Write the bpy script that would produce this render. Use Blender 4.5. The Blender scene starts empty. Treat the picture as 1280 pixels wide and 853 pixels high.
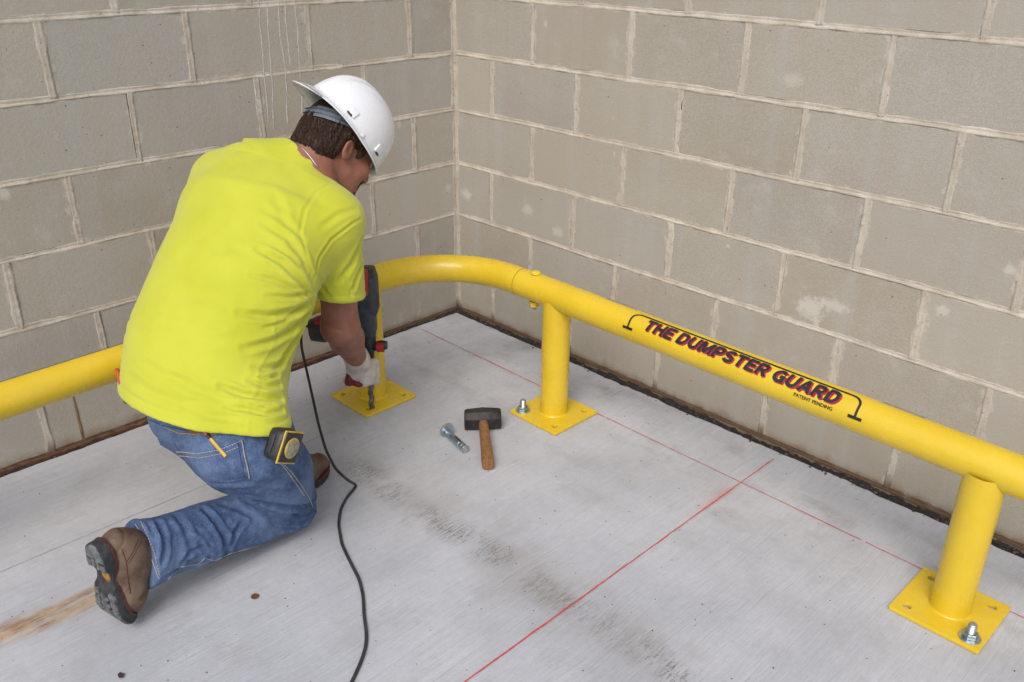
import bpy, bmesh, math, random
import numpy as np
from mathutils import Vector, Matrix, Euler
from mathutils.bvhtree import BVHTree
random.seed(7)
RNG = np.random.default_rng(7)
SC = bpy.context.scene
COL = SC.collection
R_ = math.radians

# ------------------------------------------------------------------ camera
CAM = np.array([2.5889, -2.2611, 1.4592])
YAW, PITCH, ROLL, FPX = 2.3587, -.4374, .009, 1117.08      # solved from the block courses

def cam_axes():
    f = np.array([math.cos(PITCH)*math.cos(YAW), math.cos(PITCH)*math.sin(YAW), math.sin(PITCH)])
    r = np.cross(f, [0, 0, 1]); r /= np.linalg.norm(r); u = np.cross(r, f)
    c, s = math.cos(ROLL), math.sin(ROLL)
    return c*r+s*u, -s*r+c*u, f
CR, CU, CF = cam_axes()

def ray(px, py):
    return CF + CR*((px-640)/FPX) - CU*((py-426.5)/FPX)

def dep(px, py, d):                 # point seen at photo pixel (px, py), d metres along the view axis
    return CAM + d*ray(px, py)

def floor_at(px, py, z=0.0):
    r = ray(px, py); return CAM + r*((z-CAM[2])/r[2])

cd = bpy.data.cameras.new('camera')
cam = bpy.data.objects.new('camera', cd); COL.objects.link(cam)
cd.sensor_width = 36.0; cd.lens = FPX*36.0/1280.0
cd.clip_start = .05; cd.clip_end = 200
mw = Matrix.Identity(4)
for i in range(3):
    mw[i][0], mw[i][1], mw[i][2], mw[i][3] = CR[i], CU[i], -CF[i], CAM[i]
cam.matrix_world = mw
SC.camera = cam

# ------------------------------------------------------------------ world, sun, exposure
SUN_EL, SUN_AZ = R_(48), R_(-60)           # azimuth measured from +x towards +y (where the light comes from)
w = bpy.data.worlds.new('World'); SC.world = w; w.use_nodes = True
wn = w.node_tree.nodes; wl = w.node_tree.links
bg = wn['Background']
sky = wn.new('ShaderNodeTexSky'); sky.sky_type = 'NISHITA'; sky.sun_disc = False
sky.sun_elevation = SUN_EL; sky.sun_rotation = math.pi/2 - SUN_AZ
sky.air_density = 1.0; sky.dust_density = 3.0; sky.ozone_density = 1.0
wl.new(sky.outputs[0], bg.inputs[0]); bg.inputs[1].default_value = .15
sd = bpy.data.lights.new('sun', 'SUN'); sd.energy = 1.1; sd.angle = R_(30); sd.color = (1, .975, .95)
so = bpy.data.objects.new('sun', sd); COL.objects.link(so)
sdir = Vector((math.cos(SUN_EL)*math.cos(SUN_AZ), math.cos(SUN_EL)*math.sin(SUN_AZ), math.sin(SUN_EL)))
so.rotation_euler = (-sdir).to_track_quat('-Z', 'Y').to_euler()
so.location = sdir*6
SC.view_settings.view_transform = 'Standard'; SC.view_settings.look = 'None'
SC.view_settings.gamma = 1; SC.view_settings.exposure = 0.32
SC.render.film_transparent = False

# ------------------------------------------------------------------ helpers: objects
def tag(o, label=None, cat=None, group=None, kind=None):
    if label: o['label'] = label
    if cat: o['category'] = cat
    if group: o['group'] = group
    if kind: o['kind'] = kind
    return o

def empty(name, loc=(0, 0, 0), label=None, cat=None, group=None):
    o = bpy.data.objects.new(name, None); COL.objects.link(o); o.location = loc
    o.empty_display_size = .05
    return tag(o, label, cat, group)

def root_loc(o):
    v = Vector((0, 0, 0))
    while o is not None:
        v += o.location; o = o.parent
    return v

def link_mesh(name, me, mat=None, parent=None):
    o = bpy.data.objects.new(name, me); COL.objects.link(o)
    if mat is not None and len(me.materials) == 0: me.materials.append(mat)
    if parent is not None: o.parent = parent
    return o

def mesh(name, V, F, mat=None, parent=None, smooth=True, sharp=None):
    """V in world coordinates; stored relative to the parent chain's location"""
    V = np.asarray(V, float)
    if parent is not None:
        V = V - np.array(root_loc(parent))
    me = bpy.data.meshes.new(name)
    me.from_pydata(V.tolist(), [], [list(map(int, f)) for f in F])
    me.validate(); me.update()
    if smooth:
        me.polygons.foreach_set('use_smooth', [True]*len(me.polygons))
        if sharp: me.set_sharp_from_angle(angle=R_(sharp))
    return link_mesh(name, me, mat, parent)

class MB:
    """collects shapes in one mesh"""
    def __init__(s): s.V = []; s.F = []; s.n = 0
    def add(s, V, F):
        V = np.asarray(V, float)
        s.V.append(V); s.F += [[i+s.n for i in f] for f in F]; s.n += len(V); return s
    def box(s, c, size, R=None, bevel=0):
        bm = bmesh.new(); bmesh.ops.create_cube(bm, size=1)
        bmesh.ops.scale(bm, vec=size, verts=bm.verts)
        if bevel: bmesh.ops.bevel(bm, geom=bm.edges[:], offset=bevel, segments=2, profile=.6, affect='EDGES')
        return s.bm(bm, c, R)
    def bm(s, bm, c=(0, 0, 0), R=None):
        bm.verts.index_update()
        V = np.array([v.co[:] for v in bm.verts]); F = [[v.index for v in f.verts] for f in bm.faces]
        bm.free()
        if R is not None: V = V @ np.asarray(R).T
        return s.add(V + np.asarray(c, float), F)
    def tube(s, P, r, n=16, caps=True, up=None, flat=1.0):
        P = np.asarray(P, float); m = len(P)
        r = np.full(m, r) if np.isscalar(r) else np.asarray(r, float)
        T = np.gradient(P, axis=0); T /= np.linalg.norm(T, axis=1)[:, None]+1e-12
        a = np.array(up if up is not None else ([0, 0, 1] if abs(T[0][2]) < .9 else [1, 0, 0]), float)
        A = []
        for t in T:
            a = a - t*(a@t); a /= np.linalg.norm(a); A.append(a.copy())
        A = np.array(A); B = np.cross(T, A)
        th = np.arange(n)*2*math.pi/n
        V = P[:, None]+r[:, None, None]*(np.cos(th)[None, :, None]*A[:, None]*flat+np.sin(th)[None, :, None]*B[:, None])
        V = V.reshape(-1, 3); F = []
        for i in range(m-1):
            for j in range(n):
                F.append([i*n+j, i*n+(j+1) % n, (i+1)*n+(j+1) % n, (i+1)*n+j])
        if caps: F.append(list(range(n))[::-1]); F.append([(m-1)*n+j for j in range(n)])
        return s.add(V, F)
    def lathe(s, prof, c, axis=(0, 0, 1), n=24):
        """prof: (radius, height) pairs along axis"""
        ax = np.array(axis, float); ax /= np.linalg.norm(ax)
        a = np.cross(ax, [1, 0, 0] if abs(ax[0]) < .8 else [0, 1, 0]); a /= np.linalg.norm(a); b = np.cross(ax, a)
        th = np.arange(n)*2*math.pi/n
        V = []; F = []
        for r, h in prof:
            V += [np.asarray(c)+ax*h+r*(math.cos(t)*a+math.sin(t)*b) for t in th]
        for i in range(len(prof)-1):
            for j in range(n): F.append([i*n+j, i*n+(j+1) % n, (i+1)*n+(j+1) % n, (i+1)*n+j])
        F.append(list(range(n))[::-1]); F.append([(len(prof)-1)*n+j for j in range(n)])
        return s.add(V, F)
    def build(s, name, mat=None, parent=None, smooth=True, sharp=35):
        return mesh(name, np.concatenate(s.V), s.F, mat, parent, smooth, sharp)

# ------------------------------------------------------------------ helpers: noise
def _hash(i, j, k, s):
    n = (i*374761393 + j*668265263 + k*2147483647 + s*974634777) & 0xffffffff
    n = ((n ^ (n >> 13))*1274126177) & 0xffffffff
    return ((n ^ (n >> 16)) & 0xffff)/32767.5-1
def vnoise(P, scale=1.0, seed=0):
    P = np.asarray(P, float)*scale
    I = np.floor(P).astype(np.int64); f = P-I; f = f*f*(3-2*f)
    out = 0
    for dx in (0, 1):
        for dy in (0, 1):
            for dz in (0, 1):
                wgt = (f[:, 0] if dx else 1-f[:, 0])*(f[:, 1] if dy else 1-f[:, 1])*(f[:, 2] if dz else 1-f[:, 2])
                out = out+wgt*_hash(I[:, 0]+dx, I[:, 1]+dy, I[:, 2]+dz, seed)
    return out
def fbm(P, scale, seed=0, oct=3):
    return sum(vnoise(P, scale*2**o, seed+o)*.5**o for o in range(oct))

# ------------------------------------------------------------------ helpers: materials
class Mat:
    def __init__(s, name, color=(.5, .5, .5), rough=.6, metal=0.0, spec=.5):
        s.m = bpy.data.materials.new(name); s.m.use_nodes = True
        s.t = s.m.node_tree; s.b = s.t.nodes['Principled BSDF']
        s.b.inputs['Base Color'].default_value = (*color, 1); s.b.inputs['Roughness'].default_value = rough
        s.b.inputs['Metallic'].default_value = metal; s.b.inputs['Specular IOR Level'].default_value = spec
        s._pos = None
    def N(s, typ, **kw):
        n = s.t.nodes.new('ShaderNode'+typ)
        for k, v in kw.items():
            if k.startswith('i_'):
                key = k[2:]; key = int(key) if key.isdigit() else key.replace('_', ' ')
                s.put(n.inputs[key], v)
            else: setattr(n, k, v)
        return n
    def put(s, inp, v):
        if isinstance(v, bpy.types.NodeSocket): s.t.links.new(v, inp)
        elif isinstance(v, bpy.types.Node): s.t.links.new(v.outputs[0], inp)
        elif isinstance(v, tuple) and len(v) == 3 and inp.type == 'RGBA': inp.default_value = (*v, 1)
        else: inp.default_value = v
    def pos(s):
        if s._pos is None: s._pos = s.N('NewGeometry').outputs['Position']
        return s._pos
    def obj(s): return s.N('TexCoord').outputs['Object']
    def scaled(s, vec, sc, rot=(0, 0, 0)):
        return s.N('Mapping', i_Vector=vec, i_Scale=sc, i_Rotation=rot).outputs[0]
    def noise(s, vec, scale, detail=3, rough=.55):
        return s.N('TexNoise', i_Vector=vec, i_Scale=scale, i_Detail=detail, i_Roughness=rough).outputs[0]
    def math(s, op, a, b=0.0, c=0.0, clamp=False):
        n = s.N('Math', operation=op, use_clamp=clamp); s.put(n.inputs[0], a); s.put(n.inputs[1], b); s.put(n.inputs[2], c)
        return n.outputs[0]
    def step(s, v, lo, hi, a=0.0, b=1.0, smooth=True):
        n = s.N('MapRange', clamp=True, interpolation_type='SMOOTHSTEP' if smooth else 'LINEAR')
        s.put(n.inputs[0], v); n.inputs[1].default_value = lo; n.inputs[2].default_value = hi
        n.inputs[3].default_value = a; n.inputs[4].default_value = b
        return n.outputs[0]
    def mix(s, fac, a, b, blend='MIX'):
        n = s.N('Mix', data_type='RGBA', blend_type=blend); s.put(n.inputs[0], fac); s.put(n.inputs[6], a); s.put(n.inputs[7], b)
        return n.outputs[2]
    def xyz(s, v):
        n = s.N('SeparateXYZ', i_Vector=v); return n.outputs
    def color(s, v): s.put(s.b.inputs['Base Color'], v); return s
    def rough(s, v): s.put(s.b.inputs['Roughness'], v); return s
    def bump(s, h, dist=.001, strength=1.0):
        n = s.N('Bump', i_Height=h, i_Distance=dist, i_Strength=strength)
        s.put(s.b.inputs['Normal'], n.outputs[0]); return s

MT = {}
def simple(name, color, rough=.6, metal=0.0, var=.12, scale=40, bump=0.0, bscale=300, spec=.5):
    m = Mat(name, color, rough, metal, spec)
    n = m.noise(m.pos(), scale, 4)
    k = m.step(n, .3, .7, 1-var, 1+var, smooth=False)
    m.color(m.mix(1.0, color, m.N('CombineColor', i_0=k, i_1=k, i_2=k).outputs[0], 'MULTIPLY'))
    m.rough(m.step(n, .3, .7, rough*.85, min(1, rough*1.15), smooth=False))
    if bump: m.bump(m.noise(m.pos(), bscale, 3), bump)
    MT[name] = m.m
    return m

# pale mortar smears on the block faces, where they stand on the walls
def wall_pt(px, py, axis):
    r = ray(px, py); t = -CAM[axis]/r[axis]
    return CAM+r*t
SPLATS = []
for px, py, sz, asp, o in [(1013, 385, .040, .8, .8), (1042, 382, .020, .35, .7), (1020, 405, .022, 1.8, .6), (1178, 389, .020, 1, .7), (583, 243, .024, .7, .75), (660, 263, .024, .8, .6), (697, 290, .022, .7, .6), (1264, 338, .018, 1, .7), (768, 192, .010, 2.2, .6), (910, 308, .009, 1, .6), (990, 100, .020, .5, .45), (682, 30, .012, 1, .5)]:
    SPLATS.append((tuple(wall_pt(px, py, 1)), sz, (asp, 1, 1), o))
for px, py, sz, asp, o in [(5, 240, .028, 1.6, .7), (499, 155, .018, 1.6, .5), (230, 50, .014, 1, .5), (560, 235, .02, .8, .5)]:
    SPLATS.append((tuple(wall_pt(px, py, 0)), sz, (1, asp, 1), o))

# concrete block
m = Mat('concrete_block', rough=.92, spec=.2)
P = m.pos(); rnd = m.N('ObjectInfo').outputs['Random']
base = m.mix(rnd, (.355, .320, .256), (.420, .385, .318))
tint = m.step(m.math('FRACT', m.math('MULTIPLY', rnd, 7.31)), .45, 1.0)
base = m.mix(m.math('MULTIPLY', tint, .35), base, (.345, .342, .335))
blot = m.noise(P, 5.5, 4)
base = m.mix(m.step(blot, .35, .68), base, m.mix(.5, base, (.41, .385, .325)))
warm = m.noise(P, 2.1, 3)
base = m.mix(m.math('MULTIPLY', m.step(warm, .5, .75), .35), base, (.355, .31, .255))
fine = m.noise(P, 420, 2, .7)
base = m.mix(1.0, base, m.N('CombineColor', i_0=m.step(fine, .25, .75, .79, 1.21, False), i_1=m.step(fine, .25, .75, .79, 1.21, False), i_2=m.step(fine, .25, .75, .80, 1.20, False)).outputs[0], 'MULTIPLY')
streak = m.math('MULTIPLY', m.step(m.noise(m.scaled(P, (14, 14, .8)), 1.0, 4, .6), .50, .70), .30)
base = m.mix(streak, base, (.42, .41, .385))
cloud = m.math('MULTIPLY', m.step(m.noise(P, 11, 6, .7), .53, .74), m.step(m.noise(P, 2.3, 2), .42, .62))
base = m.mix(m.math('MULTIPLY', cloud, .38), base, (.50, .495, .475))
# mortar dragged over the block edges when the joints were struck
gen = m.xyz(m.N('TexCoord').outputs['Generated'])
ex = m.math('MULTIPLY', m.math('SUBTRACT', .5, m.math('ABSOLUTE', m.math('SUBTRACT', gen[0], .5))), .396)
ez = m.math('MULTIPLY', m.math('SUBTRACT', .5, m.math('ABSOLUTE', m.math('SUBTRACT', gen[2], .5))), .193)
nn_ = m.noise(P, 24, 6, .7)
e_ = m.math('MINIMUM', m.math('SUBTRACT', ex, m.math('MULTIPLY', m.math('SUBTRACT', nn_, .46), .085)), m.math('SUBTRACT', ez, m.math('MULTIPLY', m.math('SUBTRACT', nn_, .50), .055)))
base = m.mix(m.math('MULTIPLY', m.step(e_, -.002, .006, 1, 0), .7), base, (.52, .48, .41))
for c_, sz_, sx_, o_ in SPLATS:
    dv = m.N('VectorMath', operation='SUBTRACT', i_0=P, i_1=c_).outputs[0]
    ln_ = m.N('VectorMath', operation='LENGTH', i_0=m.N('VectorMath', operation='MULTIPLY', i_0=dv, i_1=sx_).outputs[0]).outputs['Value']
    q_ = m.math('SUBTRACT', m.math('DIVIDE', ln_, sz_), m.math('MULTIPLY', m.math('SUBTRACT', m.noise(P, 60, 6, .75), .5), 2.6))
    base = m.mix(m.math('MULTIPLY', m.step(q_, .35, 1.15, 1, 0), o_*.85), base, (.60, .57, .51))
smear = m.math('MULTIPLY', m.step(m.noise(m.scaled(P, (1, 1, .55)), 16, 6, .68), .61, .72), m.step(m.noise(P, 3.2, 2), .46, .66))
base = m.mix(m.math('MULTIPLY', smear, .55), base, (.60, .57, .50))
vo = m.N('TexVoronoi', i_Vector=P, i_Scale=46.0)
pick = m.xyz(vo.outputs['Color'])
psize = m.step(pick[1], 0, 1, .03, .11, False)
pit = m.math('MULTIPLY', m.math('LESS_THAN', vo.outputs['Distance'], psize), m.math('LESS_THAN', pick[0], .10))
base = m.mix(m.math('MULTIPLY', pit, .75), base, (.06, .05, .04))
vo2 = m.N('TexVoronoi', i_Vector=P, i_Scale=95.0); pk2 = m.xyz(vo2.outputs['Color'])
wh = m.math('MULTIPLY', m.math('LESS_THAN', vo2.outputs['Distance'], .13), m.math('LESS_THAN', pk2[0], .06))
base = m.mix(m.math('MULTIPLY', wh, .6), base, (.55, .53, .48))
xyz = m.xyz(P)
zz = m.math('ADD', xyz[2], m.math('MULTIPLY', m.noise(m.scaled(P, (9, 9, 2)), 1.6, 4), -.07))
st = m.step(zz, -.04, .012, 1, 0)
base = m.mix(m.math('MULTIPLY', st, .75), base, (.20, .115, .06))
m.color(base)
m.bump(m.math('SUBTRACT', m.math('ADD', m.math('MULTIPLY', fine, .5), m.noise(P, 90, 4)), m.math('MULTIPLY', pit, 1.5)), .0016, .7)
MT['block'] = m.m

# mortar
m = Mat('mortar', rough=.95, spec=.2); P = m.pos()
base = m.mix(m.step(m.noise(P, 14, 4), .35, .65), (.49, .435, .35), (.64, .585, .495))
gr = m.noise(P, 500, 2, .7)
base = m.mix(m.step(gr, .3, .48, .55, 0), base, (.30, .25, .18))
base = m.mix(m.step(m.noise(P, 60, 4), .62, .74, 0, .6), base, (.24, .19, .13))
zz = m.math('ADD', m.xyz(P)[2], m.math('MULTIPLY', m.noise(m.scaled(P, (9, 9, 2)), 1.6, 4), -.07))
base = m.mix(m.step(zz, -.03, .035, .95, 0), base, (.115, .068, .038))
m.color(base); m.bump(m.math('ADD', gr, m.noise(P, 160, 3)), .0014, .8)
MT['mortar'] = m.m

m = Mat('head_mortar', rough=.95, spec=.2); P = m.pos()
base = m.mix(m.step(m.noise(P, 14, 4), .35, .65), (.46, .41, .335), (.56, .515, .435))
gr = m.noise(P, 500, 2, .7)
base = m.mix(m.step(gr, .3, .48, .6, 0), base, (.27, .225, .165))
base = m.mix(m.step(m.noise(P, 60, 4), .56, .72, 0, .65), base, (.24, .19, .13))
zz = m.math('ADD', m.xyz(P)[2], m.math('MULTIPLY', m.noise(m.scaled(P, (9, 9, 2)), 1.6, 4), -.07))
base = m.mix(m.step(zz, -.03, .035, .95, 0), base, (.115, .068, .038))
m.color(base); m.bump(m.math('ADD', gr, m.noise(P, 160, 3)), .0014, .8)
MT['head_mortar'] = m.m

# broom finished slab
m = Mat('slab_concrete', rough=.85, spec=.3); P = m.pos(); xyz = m.xyz(P); X, Y = xyz[0], xyz[1]
wob = m.noise(P, 3.0, 2)
Pw = m.N('VectorMath', operation='ADD', i_0=P, i_1=m.N('CombineXYZ', i_0=m.math('MULTIPLY', m.math('SUBTRACT', wob, .5), .03)).outputs[0]).outputs[0]
s1 = m.noise(m.scaled(Pw, (240, 5, 1)), 1.0, 3, .6)
s2 = m.noise(m.scaled(Pw, (60, 1.6, 1)), 1.0, 4, .6)
s3 = m.noise(m.scaled(Pw, (620, 22, 1)), 1.0, 2, .6)
blot = m.noise(P, 2.6, 5, .6)
base = m.mix(m.step(blot, .32, .70), (.410, .420, .440), (.485, .495, .512))
base = m.mix(m.step(m.noise(P, 7.5, 5, .65), .48, .70, 0, .35), base, (.345, .335, .32))
k = m.math('ADD', m.step(s1, .3, .7, -.06, .06, False), m.math('ADD', m.step(s2, .3, .7, -.03, .03, False), m.math('ADD', m.step(s3, .25, .75, -.06, .06, False), m.math('ADD', m.step(m.noise(P, 330, 3, .75), .3, .7, -.085, .085, False), m.step(m.noise(P, 55, 4, .7), .3, .7, -.05, .05, False)))))
k = m.math('ADD', k, 1.0); base = m.mix(1.0, base, m.N('CombineColor', i_0=k, i_1=k, i_2=k).outputs[0], 'MULTIPLY')
# thin dark scratches along the broom strokes
scr = m.math('MULTIPLY', m.step(m.noise(m.scaled(Pw, (190, 2.6, 1)), 1.0, 3, .5), .66, .72), m.step(m.noise(P, 4.2, 3), .44, .62))
base = m.mix(m.math('MULTIPLY', scr, .42), base, (.20, .185, .17))
# smoky stain band drawn across the slab
yy = m.math('ABSOLUTE', m.math('ADD', Y, m.math('ADD', 1.0, m.math('MULTIPLY', m.math('SUBTRACT', m.noise(P, 2.5, 3), .5), .10))))
band = m.step(yy, .008, .075, 1, 0)
band = m.math('MULTIPLY', band, m.math('MULTIPLY', m.step(X, .58, .72), m.step(X, 2.0, 2.3, 1, 0)))
patch = m.step(m.noise(m.scaled(P, (6.0, 3, 1)), 1.3, 4, .6), .34, .60)
stri = m.math('MULTIPLY', m.step(m.noise(m.scaled(Pw, (200, 26, 1)), 1.0, 4, .7), .42, .62), m.step(m.noise(P, 190, 3, .7), .34, .56))
f = m.math('MULTIPLY', m.math('MULTIPLY', band, patch), m.math('ADD', m.math('MULTIPLY', stri, .86), .14))
base = m.mix(m.math('MULTIPLY', f, .85), base, (.115, .10, .075))
halo = m.math('MULTIPLY', m.step(yy, .0, .17, .42, 0), m.math('MULTIPLY', m.step(X, .5, .8), m.step(m.noise(P, 4, 4, .6), .38, .62)))
base = m.mix(halo, base, (.265, .245, .215))
# tyre-swirl smudges near the guard
sm = m.math('MULTIPLY', m.step(m.noise(m.scaled(P, (2.2, 4, 1)), 1.4, 5, .6), .52, .70), m.step(Y, -.75, -.35))
base = m.mix(m.math('MULTIPLY', m.math('MULTIPLY', sm, m.step(s1, .3, .62)), .55), base, (.20, .185, .16))
# rust run on the left
rx = m.math('ABSOLUTE', m.math('SUBTRACT', X, m.math('ADD', .705, m.math('MULTIPLY', m.math('SUBTRACT', m.noise(m.scaled(P, (1, 2.5, 1)), 1.0, 2), .5), .06))))
rx = m.math('ADD', rx, m.math('MULTIPLY', m.math('SUBTRACT', m.noise(m.scaled(P, (30, 5, 1)), 1.0, 4, .7), .5), .05))
rb = m.math('MULTIPLY', m.step(rx, .012, .056, 1, 0), m.step(Y, -1.75, -1.52, 1, 0))
rs = m.noise(m.scaled(Pw, (46, 5, 1)), 1.0, 5, .65)
rcol = m.mix(m.step(m.noise(m.scaled(P, (22, 9, 1)), 1.0, 5, .65), .40, .62), (.46, .32, .17), (.26, .125, .040))
base = m.mix(m.math('MULTIPLY', rb, m.step(rs, .34, .60, .15, .92)), base, rcol)
# red overspray beside the snapped line
ov = m.math('ABSOLUTE', m.math('SUBTRACT', X, 1.515))
ovm = m.math('MULTIPLY', m.step(ov, .0, .026, 1, 0), m.math('MULTIPLY', m.step(m.noise(m.scaled(P, (5, 7, 1)), 1.0, 4), .40, .64), m.step(Y, -.70, -.25)))
ovm = m.math('MULTIPLY', ovm, m.step(Y, -.10, -.17))
base = m.mix(m.math('MULTIPLY', ovm, .45), base, (.55, .16, .14))
# scored control line
ln = m.math('MULTIPLY', m.step(m.math('ABSOLUTE', m.math('SUBTRACT', X, .462)), .0006, .0022, 1, 0), m.step(Y, -1.0, -.9, 1, 0))
base = m.mix(m.math('MULTIPLY', ln, m.step(m.noise(P, 9, 3), .4, .62, .03, .26)), base, (.18, .17, .16))
# grit and pin holes
vo = m.N('TexVoronoi', i_Vector=P, i_Scale=34.0, voronoi_dimensions='2D'); pk = m.xyz(vo.outputs['Color'])
sp = m.math('MULTIPLY', m.math('LESS_THAN', vo.outputs['Distance'], m.step(pk[1], 0, 1, .03, .085, False)), m.math('LESS_THAN', pk[0], .05))
base = m.mix(m.math('MULTIPLY', sp, .8), base, (.05, .045, .04))
m.color(base)
h = m.math('ADD', m.math('ADD', s1, m.math('MULTIPLY', s3, .7)), m.math('ADD', m.math('MULTIPLY', s2, .8), m.math('MULTIPLY', ln, -4)))
m.bump(h, .0013, .75)
MT['slab'] = m.m

def yellow_paint():
    m = Mat('yellow_paint', rough=.3); P = m.pos()
    n = m.noise(P, 7, 4)
    base = m.mix(m.step(n, .35, .68), (.67, .465, .022), (.72, .508, .032))
    base = m.mix(m.math('MULTIPLY', m.step(m.noise(P, 70, 5, .7), .70, .80), .22), base, (.52, .38, .06))
    m.color(base); m.rough(m.step(m.noise(P, 24, 4), .3, .7, .20, .32))
    m.bump(m.math('ADD', m.noise(P, 130, 2), m.math('MULTIPLY', m.noise(P, 18, 3), 1.4)), .0006, .35)
    return m.m
MT['yellow'] = yellow_paint()
simple('decal_black', (.018, .016, .018), .38, var=.3)
simple('decal_red', (.36, .012, .025), .4, var=.2)
simple('decal_white', (.62, .58, .56), .4, var=.05)
simple('zinc', (.50, .52, .54), .34, .9, var=.25, scale=120, bump=.0003)
simple('zinc_blue', (.34, .44, .50), .30, .9, var=.3, scale=120, bump=.0003)
simple('gap_dark', (.012, .011, .010), .9)
simple('dirt', (.026, .021, .018), .98, var=.6, scale=90, bump=.002, bscale=160)
simple('debris_stone', (.085, .070, .055), .95, var=.6, scale=60, bump=.001)
simple('fibre_strip', (.115, .052, .028), .95, var=.5, scale=55, bump=.0015, bscale=240)
simple('chalk_faint', (.33, .15, .10), .95, var=.4, scale=60)
simple('chalk_red', (.56, .075, .065), .95, var=.25, scale=160)
simple('hammer_iron', (.036, .031, .029), .55, .35, var=.55, scale=55, bump=.001, bscale=140)
simple('penny', (.20, .085, .035), .55, .3, var=.4, scale=200)
simple('drip_lime', (.50, .48, .44), .95, var=.2, scale=150)
simple('rust_run', (.21, .125, .060), .95, var=.45, scale=40)
simple('leaf_dry', (.045, .022, .024), .9, var=.4, scale=200)
m = Mat('hammer_wood', rough=.55); P = m.obj()
g = m.noise(m.scaled(P, (140, 140, 9)), 1.0, 4)
MT['hammer_wood'] = m.color(m.mix(m.step(g, .3, .7), (.31, .150, .055), (.165, .072, .026))).bump(g, .0006).m

# ------------------------------------------------------------------ ground and slab
GZ = -.03
slab_x0, slab_y1 = .020, -.034
def edge_noise(t, seed): return float(fbm(np.array([[t, 0, 0]]), 7.0, seed)[0]*.0035 + fbm(np.array([[t, 3, 0]]), 40.0, seed)[0]*.0030)
# soil under everything
mesh('ground', [(-40, -40, -.12), (40, -40, -.12), (40, 40, -.12), (-40, 40, -.12)], [[0, 1, 2, 3]], MT['dirt'], None, False)['kind'] = 'structure'
xs = np.arange(slab_x0, 4.4, .012); ys = np.arange(slab_y1, -4.4, -.012)
rightE = [(x, slab_y1+edge_noise(x, 3)*(1 if x > .2 else .6), 0) for x in xs]
leftE = [(slab_x0+edge_noise(y, 5)*.5, y, 0) for y in ys]
top = leftE[::-1] + rightE[1:] + [(4.4, -4.4, 0)]
nT = len(top)
V = top + [(a, b, -.11) for a, b, c in top]
# slightly broken arris: drop and pull the outermost rim
F = [list(range(nT))[::-1]] + [[i, (i+1) % nT, nT+(i+1) % nT, nT+i] for i in range(nT)]
fl = mesh('concrete_floor', V, F, MT['slab'], None, False); fl['kind'] = 'structure'
fl['label'] = 'pale broom-finished concrete slab with dark streaks and red chalk lines'

def chalk(name, a, b, wid, seed, z=.0016, plane='floor', gap=0.0):
    a = np.array(a, float); b = np.array(b, float); L = np.linalg.norm(b-a); n = int(L/.006)
    d = (b-a)/L; s = np.array([-d[1], d[0], 0]) if plane == 'floor' else np.array([0, 0, 1.])
    mb = MB(); V = []; F = []
    keep = []
    for i in range(n+1):
        t = i/n; p = a+(b-a)*t
        q = np.array([[t*L, seed, 0]])
        wv = wid*(1+.22*fbm(q, 60, seed)[0]+.2*fbm(q, 9, seed+4)[0]); off = .0006*fbm(q, 25, seed+9)[0]
        V += [p+s*(off+wv/2), p+s*(off-wv/2)]
        keep.append(gap <= 0 or fbm(q, 130, seed+2)[0] > -1+gap)
    for i in range(n):
        if keep[i]: F.append([2*i, 2*i+1, 2*i+3, 2*i+2])
    V = np.array(V)
    if plane == 'floor': V[:, 2] = z
    return mesh(name, V, F, MT['chalk_red'], fl, False)
chalk('chalk_line', (.050, -.243, 0), (4.3, -.292, 0), .0026, 1, gap=.12)
chalk('chalk_line', (1.521, -.080, 0), (1.530, -4.3, 0), .0034, 2, .0022, gap=.0)

# ------------------------------------------------------------------ block walls
BL, BH, MJ = .4064, .2032, .0105
Z5 = .0088
NROW, WLEN, DEPTH = 11, 3.9, .19
def block_mesh(L, seed):
    """local: x along the wall, +y out of the wall face, z up; rough bevelled box"""
    bm = bmesh.new(); bmesh.ops.create_cube(bm, size=1)
    bmesh.ops.scale(bm, vec=(L, DEPTH, BH-MJ), verts=bm.verts)
    bmesh.ops.translate(bm, vec=(0, -DEPTH/2, 0), verts=bm.verts)
    ed = [e for e in bm.edges if all(v.co.y > -.001 for v in e.verts)]
    bmesh.ops.bevel(bm, geom=ed, offset=.0025, segments=1, affect='EDGES')
    rg = random.Random(seed)
    for v in bm.verts:
        v.co.x += rg.uniform(-.001, .001); v.co.z += rg.uniform(-.001, .001)
    me = bpy.data.meshes.new('block'); bm.to_mesh(me); bm.free(); me.materials.append(MT['block'])
    return me
BMESH = {}
def get_block(L, v):
    k = (round(L, 3), v)
    if k not in BMESH: BMESH[k] = block_mesh(L, hash(k) & 255)
    return BMESH[k]

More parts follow.
